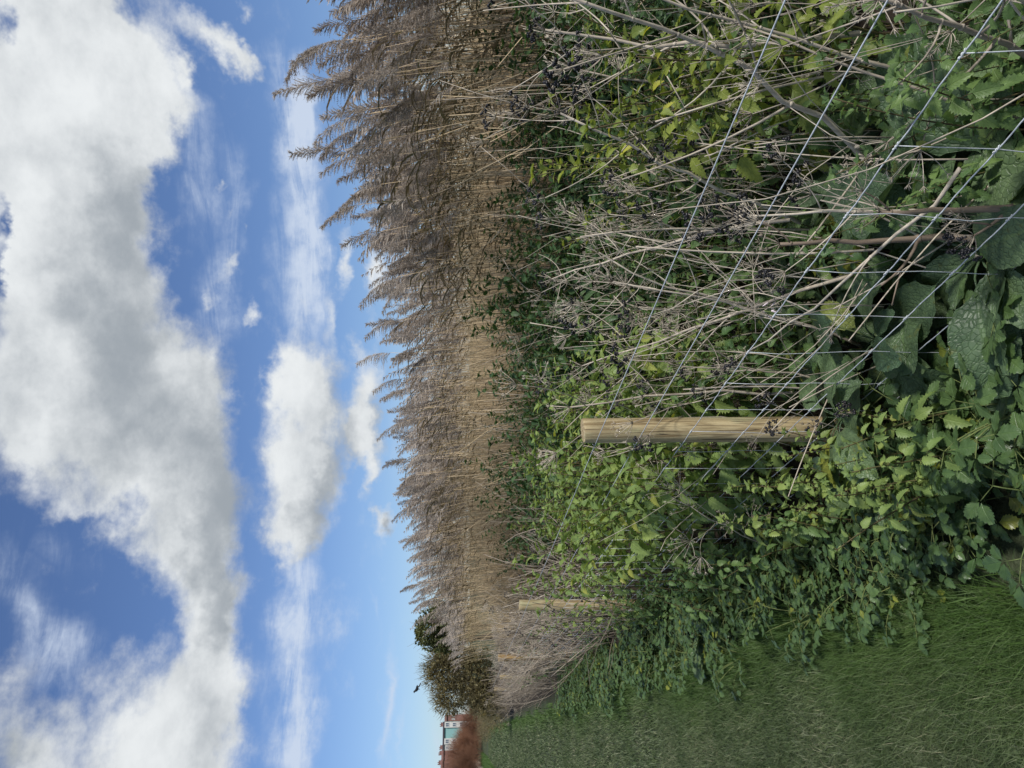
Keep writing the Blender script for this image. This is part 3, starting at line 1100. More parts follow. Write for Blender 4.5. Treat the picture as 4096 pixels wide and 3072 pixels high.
hero('bare pale stalk fallen over the netting low down', (600, 960), 1.1, (415, 745), 1.12, 8, r0=0.0051, branches=3, seedy=.1, bow=.03)
hero('dead stalk crossing low in front of the post foot', (330, 905), .93, (365, 770), .95, 9, r0=0.0025, branches=3, seedy=1.0, usize=.03)
hero('long dead stalk bent over at the right edge with tangled bare umbels', (700, 1060), 1.25, (775, 860), 1.15, 10, r0=0.0074, branches=8, seedy=.2, usize=.07, spread=1.5)
hero('tall dead stalk at the right edge with dark seeds near its top', (735, 860), 1.7, (738, 545), 1.9, 12, r0=0.0082, branches=7, seedy=.6, usize=.055)
hero('bare forked stalk standing before the dark nettle bank', (395, 720), 1.9, (445, 560), 1.95, 13, r0=0.0049, branches=6, seedy=.2, usize=.05)
hero('seed stalk lying across the second post', (200, 640), 1.02, (176, 560), 1.0, 14, r0=0.0049, branches=5, seedy=.4, usize=.05)
hero('pale dead spray poking towards the path left of the nearest post', (225, 800), .86, (262, 690), .84, 15, r0=0.0041, branches=4, seedy=.1, usize=.09, spread=.6, first=.6)

UMB = Stock([lambda i=i: umbellifer('dead umbellifer', (random.uniform(-.15, .15), random.uniform(-.15, .15), 1.0), 400 + i, r0=.0058, branches=6, seedy=[.08, .2, .0, .35, .1, .05][i], usize=.05) for i in range(6)])
rs = np.random.default_rng(31)
for k in range(20):
    y = rs.uniform(.7, 3.1)
    x = rs.uniform(1.12, 2.35) if k % 4 else rs.uniform(1.05, 1.6)
    plant(UMB, x, y, rs.uniform(.75, 1.22), abs(rs.normal(.1, .3)), 'straw-coloured dead seed stalk in the tangle right of the nearest post', 'dried plant', 'dead seed stalks behind the fence', rs, lean=rs.normal(-.3, 1.0))
for k in range(22):
    y = rs.uniform(6.0, 11.5)
    x = FX + rs.uniform(-.12, .8)
    plant(UMB, x, y, rs.uniform(.8, 1.25), abs(rs.normal(.1, .3)), 'grey dead seed stalk in the thicket by the far posts', 'dried plant', 'dead seed stalks by the far posts', rs)
for k in range(20):
    y = rs.uniform(11.5, 19)
    x = FX + rs.uniform(-.3, 1.0)
    plant(UMB, x, y, rs.uniform(.8, 1.15), abs(rs.normal(.1, .25)), 'grey dead stalk far along the fence past the last post in view', 'dried plant', 'dead stalks far along the fence', rs)

# fallen and broken stalks lying through the weeds
p = P()
rs = np.random.default_rng(9)


def straw(o, L, tilt, a, r, bow=.06, sides=4):
    d = np.array((math.cos(a) * math.sin(tilt), math.sin(a) * math.sin(tilt), math.cos(tilt)))
    p.add(*tube(bez(o, np.asarray(o) + d * L, rs.normal(0, bow * L, 3), 5), np.linspace(r, r * .6, 5), sides), r=rs.uniform())


for k in range(420):
    y = rs.uniform(.6, 3.6)
    x = rs.uniform(1.03, 2.4)
    straw((x, y, rs.uniform(0, .55)), rs.uniform(.25, .8), abs(rs.normal(.3, .45)), rs.uniform(0, 2 * PI), rs.choice([.0012, .0018, .0028, .004], p=[.45, .3, .18, .07]))
p_near, p = p, P()
for k in range(520):
    y = rs.uniform(5.6, 12)
    x = FX + rs.uniform(-.22, .6)
    straw((x, y, rs.uniform(0, .7)), rs.uniform(.25, .9), abs(rs.normal(.45, .6)), rs.uniform(0, 2 * PI), rs.choice([.002, .0034, .0052], p=[.5, .35, .15]))
for k in range(380):
    y = rs.uniform(12, 32)
    x = FX + rs.uniform(-.4, 1.2)
    straw((x, y, rs.uniform(0, .5)), rs.uniform(.3, .8), abs(rs.normal(.2, .5)), rs.uniform(0, 2 * PI), rs.choice([.003, .005]), sides=3)
for k in range(420):
    y = rs.uniform(11.5, 18)
    x = FX + rs.uniform(-.3, .15)
    straw((x, y, rs.uniform(0, .4)), rs.uniform(.5, .95), abs(rs.normal(.12, .3)), rs.uniform(0, 2 * PI), rs.choice([.0025, .004]), sides=3)
MT['grey_straw'] = stalk_mat('grey_dead_stalk', (.60, .52, .42), (.28, .23, .175), (.07, .06, .05), dark=.75)
tag(p.obj('dead_thicket', MT['grey_straw']), 'loose grey tangle of dead twigs round the far posts', 'dead stalks', kind='stuff')
p = p_near
for k in range(300):
    y = rs.uniform(1.6, 9)
    x = rs.uniform(2.2, 3.4)
    straw((x, y, rs.uniform(.2, 1.0)), rs.uniform(.3, .8), abs(rs.normal(.3, .4)), rs.uniform(0, 2 * PI), rs.choice([.0015, .0025]), sides=3)
tag(p.obj('dry_stalks', MT['straw']), 'tangle of fallen straw-coloured stalks lying through the weeds', 'dead stalks', kind='stuff')

# ------------------------------------------------------------------ comfrey and dock: big crinkled leaves
def comfrey_maker(seed, nleaf, L0, up, flower=False):
    def make():
        rs = np.random.default_rng(seed)
        r = thing('comfrey', 'comfrey', 'comfrey plant')
        for i in range(nleaf):
            q = P()
            a = i * 2.4 + rs.normal(0, .3)
            L = L0 * rs.uniform(.6, 1.15)
            e_ = rs.uniform(up - .35, up + .35)
            d = np.array((math.cos(a) * math.cos(e_), math.sin(a) * math.cos(e_), math.sin(e_)))
            pt = bez((0, 0, 0), d * L * .45, (0, 0, .05 * L), 5)
            q.add(*tube(pt, [.004, .0035, .003, .0028, .0024], 5), r=.2)
            LV = leaf(L, L * rs.uniform(.38, .55), 9, .03, rs.uniform(.0, .35), rs.uniform(.5, 1.5), .42, 7, .018, seed * 31 + i, .72)
            R = frame(unit(pt[-1] - pt[-2]) + rs.normal(0, .1, 3), (rs.normal(0, .35), rs.normal(0, .35), 1))
            put(q, LV, R, pt[-1], rs.uniform())
            q.obj('leaf', MT['comfrey'], r)
        if flower:
            st_, fl = P(), P()
            pt = bez((0, 0, 0), (rs.normal(0, .08), rs.normal(0, .08), L0 * 1.5), (.03, .02, 0), 6)
            st_.add(*tube(pt, np.linspace(.004, .002, 6), 5))
            for i in range(8):
                a = i * .9 + rs.normal(0, .4)
                b0 = pt[-1] + np.array((math.cos(a) * .016, math.sin(a) * .016, -.004 * i + rs.normal(0, .005)))
                bd = np.array((math.cos(a) * .5, math.sin(a) * .5, -.8)) + rs.normal(0, .2, 3)
                fl.add(*tube([b0, b0 + bd * .007, b0 + bd * .014], [.0012, .0022, .003], 6))
            st_.obj('flower_stem', MT['green_stem'], r)
            fl.obj('flower', MT['flower'], r)
        return r
    return make


COM = Stock([comfrey_maker(500 + i, 7 + i % 3, .26 + .03 * (i % 3), .55 + .15 * (i % 2), False) for i in range(5)])
FLO = comfrey_maker(530, 6, .24, .7, True)
rs = np.random.default_rng(55)
for k in range(22):
    y = rs.uniform(1.0, 2.7)
    x = rs.uniform(1.08, 1.85)
    plant(COM, x, y, rs.uniform(.8, 1.3), rs.uniform(0, .25), 'broad crinkled comfrey clump low behind the netting right of the nearest post', 'comfrey plant', 'comfrey behind the netting', rs, z=rs.uniform(.0, .22))
for k, (u, v) in enumerate(((429, 769), (391, 833))):
    w = at_x(u, v, 1.12)
    o = FLO()
    o.location = (w.x, w.y, w.z - .36)
    tag(o, ('flowering comfrey with pale lilac bells between the second and third wires', 'comfrey with a few fading lilac bells close beside the nearest post')[k], 'comfrey plant')
for k, (u, v) in enumerate(((350, 838), (334, 846), (318, 838))):
    w = at_x(u, v, .93 - .03 * k)
    plant(COM, w.x, w.y, .62, .1, ('crinkled leaf clump covering the lower part of the nearest post', 'leaf clump just left of the foot of the nearest post', 'comfrey clump sprawling from the wires left of the nearest post')[k], 'comfrey plant', None, rs, z=max(0, w.z - .02))
for k in range(7):
    plant(COM, rs.uniform(.78, .98), rs.uniform(2.0, 2.6), rs.uniform(.7, 1.0), rs.uniform(0, .3), 'comfrey leaves spread across the foot of the nearest post', 'comfrey plant', 'comfrey at the post foot', rs)
for k in range(26):
    y = rs.uniform(3.4, 8.5)
    x = FX + rs.uniform(-.36, .05)
    plant(COM, x, y, rs.uniform(.55, .85), rs.uniform(0, .3), 'drooping comfrey clump beside the path under the second and third posts', 'comfrey plant', 'comfrey beside the path', rs)
for k in range(4):
    y = rs.uniform(1.15, 1.6)
    plant(COM, rs.uniform(.66, .86), y, rs.uniform(.5, .75), rs.uniform(0, .3), 'dock-like leaf clump at the grass edge by the lower picture edge', 'comfrey plant', 'leaf clumps at the near grass edge', rs)

# ------------------------------------------------------------------ young alexanders: glossy three-part leaves at the path edge
def alex_maker(seed, nleaf, H):
    def make():
        rs = np.random.default_rng(seed)
        r = thing('alexanders', 'alexanders', 'leafy plant')
        st_, fo = P(), P()
        for i in range(nleaf):
            a = i * 2.4 + rs.normal(0, .3)
            e_ = rs.uniform(.45, 1.25)
            d = np.array((math.cos(a) * math.cos(e_), math.sin(a) * math.cos(e_), math.sin(e_)))
            L = H * rs.uniform(.65, 1.15)
            pt = bez((0, 0, 0), d * L, np.array((0, 0, .12 * L)), 6)
            st_.add(*tube(pt, np.linspace(.0028, .0014, 6), 5), r=rs.uniform())
            o = pt[-1]
            h = unit(np.array((d[0], d[1], .25)))
            sd_ = unit(np.cross((0, 0, 1), h))
            rl = rs.uniform()
            for g_ in (-1, 0, 1):
                gd = unit(h * (1 if g_ == 0 else .35) + sd_ * g_ + np.array((0, 0, -.15)))
                gl = .05 * rs.uniform(.8, 1.2)
                c_ = o + gd * gl
                st_.add(*tube([o, c_], .0011, 4), r=.5)
                for q in (-1, 0, 1):
                    ld = unit(gd * (1 if q == 0 else .45) + unit(np.cross((0, 0, 1), gd)) * q * .9 + np.array((0, 0, rs.uniform(-.45, .1))))
                    R = frame(ld, (rs.normal(0, .25), rs.normal(0, .25), 1))
                    put(fo, leaf_var('leaflet', int(rs.integers(0, 5))), R, c_ + ld * .004, np.clip(rl + rs.normal(0, .1), 0, 1), rs.uniform(.036, .056))
        st_.obj('stem', MT['green_stem'], r)
        fo.obj('foliage', MT['alexanders'], r)
        return r
    return make


ALX = Stock([alex_maker(600 + i, 8 + i % 4, .2 + .03 * (i % 3)) for i in range(5)])
rs = np.random.default_rng(66)
for k in range(30):
    y = rs.uniform(1.2, 2.3)
    x = float(edge_x(y)) + rs.uniform(.24, .6)
    plant(ALX, x, y, rs.uniform(.75, 1.2), rs.uniform(0, .3), 'glossy three-part leaves filling the near verge between grass and fence', 'leafy plant', 'leafy plants on the near verge', rs)
for k in range(54):
    y = rs.uniform(2.4, 4.8)
    x = float(edge_x(y)) + rs.uniform(.06, .42)
    plant(ALX, x, y, rs.uniform(.55, .95), rs.uniform(0, .3), 'low leafy sprig at the grass edge between the first two posts', 'leafy plant', 'leafy sprigs at the grass edge', rs)
for k in range(110):
    y = rs.uniform(4.2, 13)
    x = float(edge_x(y)) + rs.uniform(.0, .5)
    plant(ALX, x, y, rs.uniform(.7, 1.15), rs.uniform(0, .3), 'low green leafy plant lining the path beyond the second post', 'leafy plant', 'leafy plants lining the far path', rs)

# ------------------------------------------------------------------ reeds
def plume_geo(p, o, d, size, rs, fine=True):
    """a nodding panicle: drooping branchlets set with soft spikelets"""
    lean = np.array((-1.0 + rs.normal(0, .55), .25 + rs.normal(0, .6), 0))
    nodes = 13 if fine else 8
    for i in range(nodes):
        t = i / nodes
        c = o + d * size * t + lean * size * .35 * t ** 2
        for j in range(9 if fine else 6):
            a = rs.uniform(0, 2 * PI)
            L = size * (.42 * (1 - t) + .13) * rs.uniform(.6, 1.2)
            out_ = np.array((math.cos(a), math.sin(a), 0)) * .38 + d * .75 + lean * .3
            out_ = unit(out_)
            k = 4 if fine else 3
            tt = np.linspace(0, 1, k)[:, None]
            pts = c + out_ * L * tt + np.array((0, 0, -.42 * L)) * tt ** 2 + lean * .12 * L * tt ** 2
            nn = rs.normal(size=3)
            if fine:
                p.add(*ribbon(pts, [.0006, .0014, .0016, .0004], nn), r=rs.uniform())
                for m_ in range(14):
                    q = np.array([np.interp(m_ / 13 * .9 + .1, tt[:, 0], pts[:, w]) for w in range(3)])
                    g_ = unit(out_ * .8 + rs.normal(0, .5, 3) + (0, 0, -.3))
                    x = unit(np.cross(g_, rs.normal(size=3))) * .0016
                    e_ = q + g_ * rs.uniform(.010, .021)
                    p.add(np.array((q - x, q + x, e_)), [(0, 1, 2)], None, rs.uniform())
            else:
                p.add(*ribbon(pts, [.0012, .0042, .0012], nn), r=rs.uniform())


def reed_geo(seed, H, fine=True):
    rs = np.random.default_rng(seed)
    st_, lf, pl = P(), P(), P()
    k = 7 if fine else 5
    t = np.linspace(0, 1, k)
    b = rs.uniform(.02, .14) * H
    a = rs.normal(2.9, .5)
    pts = np.column_stack([b * t ** 2 * math.cos(a), b * t ** 2 * math.sin(a), H * t - .1 * b * t ** 2])
    st_.add(*tube(pts, np.linspace(.0048, .0017, k), 5 if fine else 3), r=rs.uniform())
    d = unit(pts[-1] - pts[-2])
    for i in range(int(rs.integers(5, 8)) if fine else 1):
        tt = rs.uniform(.35, .95) if i else .9
        o = np.array([np.interp(tt, t, pts[:, w]) for w in range(3)])
        a2 = rs.normal(2.9, .9)
        L = rs.uniform(.22, .48)
        kk = 6 if fine else 4
        s = np.linspace(0, 1, kk)[:, None]
        up_, drp = rs.uniform(.5, 1.0), rs.uniform(.2, 1.1)
        q = o + np.array((math.cos(a2) * .7, math.sin(a2) * .7, up_)) * L * s + np.array((.2 * math.cos(a2), .2 * math.sin(a2), -drp)) * L * s ** 2
        w = .0075 * np.interp(s[:, 0], [0, .15, .5, 1], [.5, 1, .85, .05])
        lf.add(*ribbon(q, w, (math.sin(a2) + rs.normal(0, .4), -math.cos(a2) + rs.normal(0, .4), .8)), r=rs.uniform())
    if rs.uniform() < .93:
        plume_geo(pl, pts[-1], d, rs.uniform(.24, .36), rs, fine)
    return st_, lf, pl


def reed_maker(seed):
    def make():
        r = thing('reed', 'reed', 'reed')
        s, l, q = reed_geo(seed, 2.35)
        s.obj('stem', MT['reed_stem'], r)
        l.obj('leaves', MT['reed_leaf'], r)
        if q.n:
            q.obj('plume', MT['plume'], r)
        return r
    return make


def front(y):                  # the near edge of the reed bed, which closes on the fence farther along
    return 3.75 - 1.45 * np.clip((y - 6.5) / 7.5, 0, 1) + .45 * np.clip((y - 13.8) / 3, 0, 1) + .15 * np.sin(y * 1.3)


REED = Stock([reed_maker(700 + i) for i in range(9)])
rs = np.random.default_rng(88)
spots = []
for k in range(290):
    y = 1.9 + 14.5 * rs.uniform() ** 1.35
    x = float(front(y)) + abs(rs.normal(0, .5))
    spots.append((x, y))
for x, y in spots:
    near = y < 4.2
    h = rs.uniform(.77, .99) * (1.0 if near else 1.04 if y < 13.8 else .93)
    lab = ('tall dry reed with a drooping feathery plume at the right end of the bed', 'reeds at the right end of the bed') if near else ('dry reed with a feathery plume along the front of the bed', 'reeds along the front of the bed')
    o = plant(REED, x, y, h, 0, lab[0], 'reed', lab[1], rs)
    o.rotation_euler = (rs.normal(0, .075), rs.normal(-.03, .08), rs.normal(0, .5))
LOWV = []
for i in range(14):
    s, l, q = reed_geo(800 + i, 2.35, False)
    LOWV.append((s.arrays(), l.arrays(), q.arrays() if q.n else None))
bs, bl, bp = P(), P(), P()


def reed_mass(n_, fx, fy, hlo, hhi):
    for k in range(n_):
        x, y = fx(), fy()
        a = rs.normal(0, .5)
        s = rs.uniform(hlo, hhi)
        tx, ty = rs.normal(0, .08), rs.normal(-.03, .08)
        R = np.array((Matrix.Rotation(tx, 3, 'X') @ Matrix.Rotation(ty, 3, 'Y') @ Matrix.Rotation(a, 3, 'Z')))
        v = LOWV[int(rs.integers(0, 14))]
        for dst_, src in zip((bs, bl, bp), v):
            if src is not None:
                dst_.add((src[0] * s) @ R.T + (x, y, 0), src[1], src[2], np.clip(src[3] * .6 + rs.uniform(0, .4), 0, 1))


def mass_at(n_, y0, y1, pw, dx0, dx1, hlo, hhi):
    for k in range(n_):
        y = y0 + (y1 - y0) * rs.uniform() ** pw
        x = float(front(y)) + rs.uniform(dx0, dx1)
        reed_mass(1, lambda: x, lambda: y, hlo, hhi)


mass_at(1500, 1.8, 13, 1.2, .1, 2.0, .72, .98)
mass_at(650, 9, 14.3, 1.0, -.1, 2.6, .83, 1.03)
mass_at(900, 14, 27, 1.0, -.3, 2.6, .74, .92)
mass_at(1500, 1.8, 22, 1.0, 2.0, 9.0, .72, .94)
FINEV = []
for i in range(6):
    a_, b_, c_ = reed_geo(860 + i, 2.3)
    FINEV.append((a_.arrays(), b_.arrays(), c_.arrays() if c_.n else None))
LOWV, KEEP = FINEV, LOWV
LOWV = LOWV * 3
mass_at(170, 2.2, 6.0, 1.0, .05, 1.4, .74, .97)
LOWV = KEEP
for k in range(7200):
    y = 1.6 + 15 * rs.uniform() ** 1.2
    x = float(front(y)) - .15 + abs(rs.normal(0, .7))
    L = rs.uniform(1.0, 1.8)
    if math.sin(y * 5.1 + x * 2) + math.sin(y * 2.3 + 1) < -.5:
        x += .9
    if k > 3400:
        x, y, L = rs.uniform(6, 14), rs.uniform(2, 24), rs.uniform(1.4, 2.0)
    a, tl = rs.normal(2.6, 1.1), abs(rs.normal(.05, .14))
    o = np.array((x, y, 0))
    e_ = o + np.array((math.cos(a) * math.sin(tl), math.sin(a) * math.sin(tl), math.cos(tl))) * L
    bs.add(*tube([o, (o + e_) / 2 + rs.normal(0, .03, 3), e_], [.0046, .004, .002], 3), r=rs.uniform())
for k in range(330):           # bent and broken stems leaning out of the front
    y = 1.9 + 13 * rs.uniform() ** 1.3
    o = np.array((float(front(y)) - rs.uniform(-.25, .2), y, rs.uniform(.2, 1.0)))
    a, tl, L = rs.normal(2.8, 1.3), abs(rs.normal(.35, .35)), rs.uniform(.5, 1.25)
    e_ = o + np.array((math.cos(a) * math.sin(tl), math.sin(a) * math.sin(tl), math.cos(tl))) * L
    bs.add(*tube(bez(o, e_, rs.normal(0, .05, 3), 4), [.0048, .0042, .0034, .002], 4), r=rs.uniform(0, .5))
bed = tag(bs.obj('reed_bed', MT['reed_stem']), 'dense mass of dry tan reeds behind the front reeds', 'reed bed', kind='stuff')
for q, nm, mt in ((bl, 'leaves', 'reed_leaf'), (bp, 'plumes', 'plume')):
    o = q.obj(nm, MT[mt], bed)
    o['kind'] = 'stuff'

# ------------------------------------------------------------------ shrubs and trees beyond the reeds
MT['twig'] = stalk_mat('olive_twig', (.24, .19, .105), (.15, .135, .07), None)
MT['red_twig'] = stalk_mat('russet_twig', (.24, .115, .065), (.17, .09, .055), None)
MT['bark'] = stalk_mat('bark', (.12, .10, .075), (.09, .075, .06), None)
MT['ivy'] = leaf_mat('ivy_leaf', (.050, .068, .026), (.11, .12, .045), (.14, .12, .03), .2, .5)
MT['olive_leaf'] = leaf_mat('olive_shrub_leaf', (.140, .122, .055), (.21, .178, .088), (.22, .17, .06), .25, .55)


def shrub(name, label, base, lobes, leaf_n, leafsize, leafmat, twig_n, twigmat, seed, twigL=.5):
    rs = np.random.default_rng(seed)
    base = np.asarray(base, float)
    r = thing(name, label, 'tree' if 'tree' in name else 'bush', tuple(base))
    tr, fo, tw = P(), P(), P()
    for c, rad in lobes:
        c = np.asarray(c, float)
        tr.add(*tube(bez((rs.normal(0, .12), rs.normal(0, .12), -.1), c, rs.normal(0, .15, 3), 7), np.linspace(.07, .02, 7), 6))
        m_ = int(leaf_n * rad[0] * rad[2])
        for k in range(m_):
            q = unit(rs.normal(size=3)) * rs.uniform(.45, 1.0) ** .5
            cl = .75 + .25 * math.sin(q[0] * 7 + seed) * math.sin(q[2] * 6 + q[1] * 5)
            o = c + q * cl * np.asarray(rad)
            R = frame(unit(rs.normal(size=3) + q * .6), rs.normal(size=3) + (0, 0, .6))
            put(fo, leaf_var('small', int(rs.integers(0, 4))), R, o, rs.uniform(), leafsize * rs.uniform(.6, 1.4))
        for k in range(int(twig_n * rad[0] * rad[2])):
            q = unit(rs.normal(size=3) + (0, 0, .25))
            o = c + q * np.asarray(rad) * rs.uniform(.2, .92)
            d = unit(q + np.array((0, 0, .35)) + rs.normal(0, .35, 3))
            L = twigL * rs.uniform(.4, 1.1)
            tw.add(*tube(bez(o, o + d * L, rs.normal(0, .06 * L, 3) + (0, 0, .03 * L), 4), np.linspace(.007, .0025, 4), 3), r=rs.uniform())
    tr.obj('trunk', MT['bark'], r)
    if fo.n:
        fo.obj('crown', MT[leafmat], r)
    if tw.n:
        tw.obj('twigs', MT[twigmat], r)
    return r


def world_at(u, v, y):
    return np.array(at_y(u, v, y))


b_ = world_at(137, 520, 27)
b_[2] = 0
cc = world_at(138, 430, 27) - b_
shrub('ivy_tree', 'dark rounded ivy-clad tree rising above the reeds', b_, [(cc, (.75, .7, .62)), (cc + (.55, 0, -.35), (.6, .6, .5)), (cc + (-.35, .1, -.5), (.55, .6, .6)), (cc + (.1, 0, -1.1), (.8, .7, .8))], 5200, .10, 'ivy', 60, 'twig', 21, .45)
b_ = world_at(88, 520, 30)
b_[2] = 0
c1 = world_at(98, 445, 30) - b_
c2 = world_at(72, 452, 30) - b_
c3 = world_at(112, 452, 30) - b_
shrub('scrub_tree', 'olive brown twiggy tree with a small bird on its top', b_, [(c1, (.95, .9, 1.05)), (c2, (.85, .8, .9)), (c3, (.8, .7, .95)), (c1 + (-.2, 0, -1.2), (1.3, 1, .9)), (c2 + (-.1, .0, -1.3), (.85, .8, .8))], 2200, .085, 'olive_leaf', 1500, 'twig', 22, .32)
b_ = world_at(20, 490, 85)
b_[2] = float(ground_z(b_[0], b_[1]))
for i, (u, v, y, s) in enumerate([(31, 470, 110, 1.6), (13, 462, 105, 2.0), (-6, 460, 100, 2.1), (22, 465, 125, 2.3), (46, 470, 95, 1.2)]):
    w = world_at(u, 480, y)
    gz = float(ground_z(w[0], w[1]))
    w[2] = gz
    c = world_at(u, v, y) - w
    lab = ['russet bare bush in front of the turquoise house', 'tall russet bare bush below the brick houses', 'russet bare bush at the left edge of the picture', 'broad russet bush close against the brick houses', 'small brown bush at the foot of the twiggy tree'][i]
    shrub('russet_bush', lab, w, [((0, 0, c[2]), (s, s, s)), ((s * .7, 0, c[2] * .6), (s * .8, s, s * .8)), ((-s * .7, 0, c[2] * .55), (s * .8, s, s * .8))], 0, .1, 'ivy', 620, 'red_twig', 30 + i, 1.1)
# low hedge at the far end of the path
hb = world_at(40, 480, 70)
for i, (u, y, s) in enumerate([(52, 42, .75), (60, 34, .8), (45, 55, .9), (36, 70, 1.0)]):
    w = world_at(u, 480, y)
    w[2] = float(ground_z(w[0], w[1]))
    lab = ['low brown scrub beyond the last fence posts', 'grey-brown scrub at the end of the reeds', 'far low olive scrub by the path bend', 'farthest low olive scrub closing the path'][i]
    shrub('scrub_bush', lab, w, [((0, 0, .55 * s), (s * 1.2, s, s * .6)), ((s, .4, .5 * s), (s, s, s * .5))], 500, .08, 'olive_leaf', 500, 'twig', 50 + i, .5)

# tall bleached grass on the far left of the path
p = P()
x, y = scatter(12000, -11, -3.6, 60, 125)
k = len(x)
p.add(*blades(x, y, rng.uniform(.5, 1.0, k), rng.uniform(.006, .014, k), .3 * np.ones(k), np.zeros(k)))
MT['bleached'] = stalk_mat('bleached_grass', (.42, .36, .29), (.30, .25, .19), None)
tag(p.obj('tall_dry_grass', MT['bleached']), 'pale bleached tall grass left of the far path', 'dry grass', kind='stuff')

# bird perched on the scrub tree
def bird():
    o = world_at(79, 419.5, 30)
    r = thing('bird', 'small dark bird perched on the top of the twiggy tree', 'bird', tuple(o))
    q = P()
    prof = [(-.085, .006, -.015), (-.06, .010, -.008), (-.03, .030, 0), (.0, .040, .008), (.03, .036, .022), (.05, .024, .040), (.062, .024, .052), (.078, .022, .058), (.090, .010, .057), (.108, .002, .052)]
    V, T, U = tube([(a, 0, c * 1.5 + .05) for a, b2, c in prof], [b2 for a, b2, c in prof], 10)
    q.add(V, T, U)
    q.add(*tube([(-.05, 0, .02), (-.10, 0, -.005), (-.16, 0, -.03)], [.010, .014, .010], 6))
    for s in (-.012, .012):
        q.add(*tube([(0, s, .03), (.004, s, .0), (.02, s, -.012)], [.004, .003, .002], 5))
    q.obj('body', MT['seed'], r)
    for s in (-1, 1):
        w_ = P()
        V, T, U = leaf(.13, .05, 4, 0, .2, .2, .4, 3)
        w_.add(V @ frame((-1, 0, -.15), (0, s, .2)).T + (.03, s * .038, .075), T, U)
        w_.obj('wing', MT['seed'], r)
    r.scale = (1.5,) * 3
    r.rotation_euler = (0, 0, 2.6)


bird()

# ------------------------------------------------------------------ houses on the rise
MT['turq'] = plain_mat('turquoise_render', (.20, .36, .35), .8, .1, .06, .4)
MT['whitewall'] = plain_mat('white_render', (.50, .50, .47), .8, .1, .08, .4)
MT['brick'] = plain_mat('red_brick', (.20, .11, .095), .85, .1, .2, 1.2)
MT['slate'] = plain_mat('dark_roof', (.05, .045, .05), .7, .2, .25, 1.5)
MT['tile'] = plain_mat('red_tile', (.19, .105, .09), .8, .1, .25, 1.5)
MT['glass'] = plain_mat('window_glass', (.10, .13, .16), .12, .5, .1, 1)
MT['frame'] = plain_mat('white_frame', (.52, .52, .5), .6, .2, .05, 1)
YH = 200.0


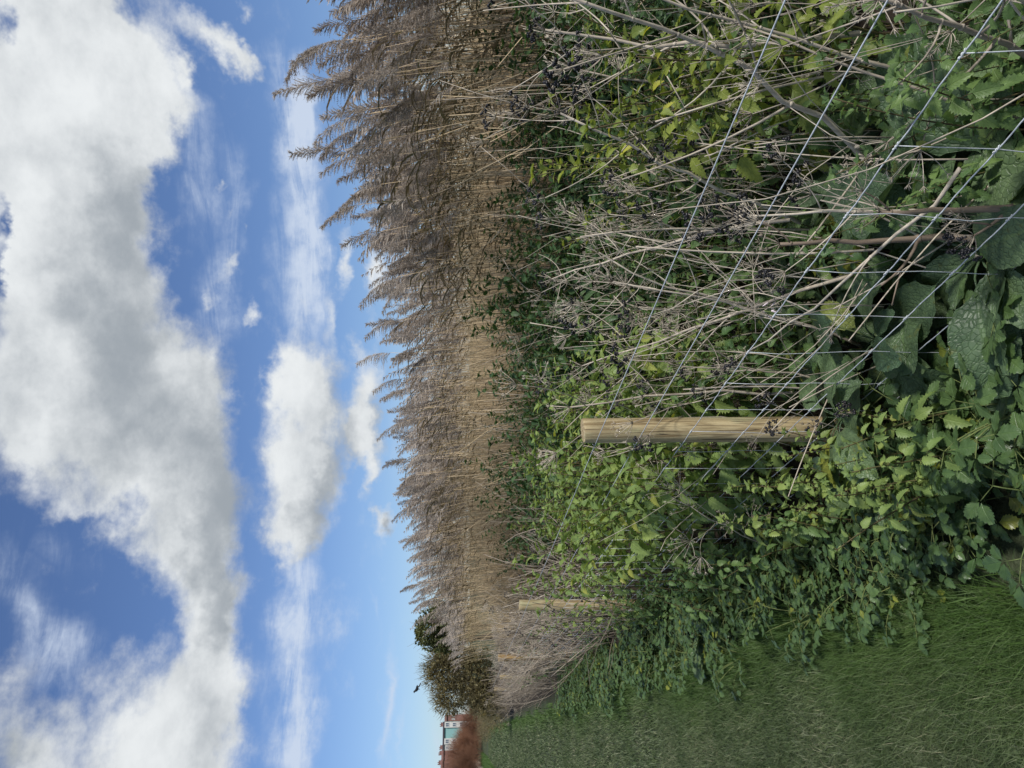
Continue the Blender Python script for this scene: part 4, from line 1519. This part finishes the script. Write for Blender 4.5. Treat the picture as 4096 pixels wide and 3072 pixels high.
def house(label, u0, u1, vt, wallmat, roofmat, wins, bays=False, roofh=.5, chim=True):
    x0, x1 = at_y(u0, 470, YH).x, at_y(u1, 470, YH).x
    zt = at_y((u0 + u1) / 2, vt, YH).z
    w = x1 - x0
    r = thing('house', label, 'house', ((x0 + x1) / 2, YH, 2.2))
    h = zt - 2.2
    P().add(*box(-w / 2, w / 2, 0, 8, 0, h)).obj('wall', MT[wallmat], r, False)
    ro = P()
    hw = w / 2 + .02
    V = [(-hw, -.3, h), (hw, -.3, h), (hw, 4, h + roofh), (-hw, 4, h + roofh), (hw, 8.3, h), (-hw, 8.3, h), (-hw, -.3, h - .2), (hw, -.3, h - .2), (hw, 8.3, h - .2), (-hw, 8.3, h - .2)]
    T = [(0, 1, 2), (0, 2, 3), (3, 2, 4), (3, 4, 5), (6, 7, 1), (6, 1, 0), (1, 7, 8), (1, 8, 4), (1, 4, 2), (0, 3, 5), (0, 5, 9), (0, 9, 6), (4, 8, 9), (4, 9, 5), (6, 9, 8), (6, 8, 7)]
    ro = ro.add(V, T).obj('roof', MT[roofmat], r, False)
    if chim:
        c = P().add(*box(hw - 1.1, hw - .15, 3.2, 4.4, h + roofh - .3, h + roofh + .35))
        c.add(*box(hw - 1.15, hw - .1, 3.15, 4.45, h + roofh + .35, h + roofh + .45))
        for q in (.35, .75):
            V, T, U = tube([(hw - .25 - q, 3.8, h + roofh + .44), (hw - .25 - q, 3.8, h + roofh + .75)], [.13, .11], 8)
            c.add(V, T, U)
        c.obj('chimney', MT['brick'], ro, False)
    if bays:
        for s in (-1, 1):
            P().add(*box(s * w * .36 - w * .13, s * w * .36 + w * .13, -.6, -.003, 0, h - .25)).obj('bay', MT['whitewall'], r, False)
    for (fx, fz, fw, fh) in wins:
        y_ = -.605 if bays and abs(fx) > .2 else -.005
        cx, cz = fx * w, fz * h
        f_ = P()
        a, b2 = fw * w / 2, fh * h / 2
        t_ = .09
        f_.add(*box(cx - a, cx + a, y_ - .06, y_, cz + b2 - t_, cz + b2))
        f_.add(*box(cx - a, cx + a, y_ - .06, y_, cz - b2, cz - b2 + t_))
        f_.add(*box(cx - a, cx - a + t_, y_ - .06, y_, cz - b2 + t_, cz + b2 - t_))
        f_.add(*box(cx + a - t_, cx + a, y_ - .06, y_, cz - b2 + t_, cz + b2 - t_))
        f_.add(*box(cx - .035, cx + .035, y_ - .055, y_, cz - b2 + t_, cz + b2 - t_))
        fo_ = f_.obj('window', MT['frame'], r, False)
        P().add(*box(cx - a + t_, cx + a - t_, y_ - .03, y_ - .02, cz - b2 + t_, cz + b2 - t_)).obj('pane', MT['glass'], fo_, False)
    return r


house('turquoise house with white window bays far beyond the path', 24, 47, 443.5, 'turq', 'slate', [(s * .36, z, .19, .14) for s in (-1, 1) for z in (.86, .6, .33)], True, .35)
house('white house front joined to the turquoise house', 18.2, 23.9, 443, 'whitewall', 'slate', [(0, .84, .5, .13), (0, .55, .5, .13)], False, .35)
house('brick house next to the white house front', 8.5, 18.1, 442.8, 'brick', 'tile', [(-.2, .5, .2, .13), (.25, .5, .2, .13)], False, .5)
house('brick terrace house second from the white front', -2, 8.4, 442.0, 'brick', 'tile', [(-.2, .5, .2, .13), (.25, .5, .2, .13)], False, .5)
house('brick terrace house cut by the left picture edge', -13, -2.1, 441.4, 'brick', 'tile', [(-.2, .5, .2, .13), (.25, .5, .2, .13)], False, .5)
house('red brick house half hidden behind the twiggy tree', 47.3, 54, 446, 'brick', 'tile', [(-.2, .7, .25, .13), (.25, .7, .25, .13)], False, .5, False)
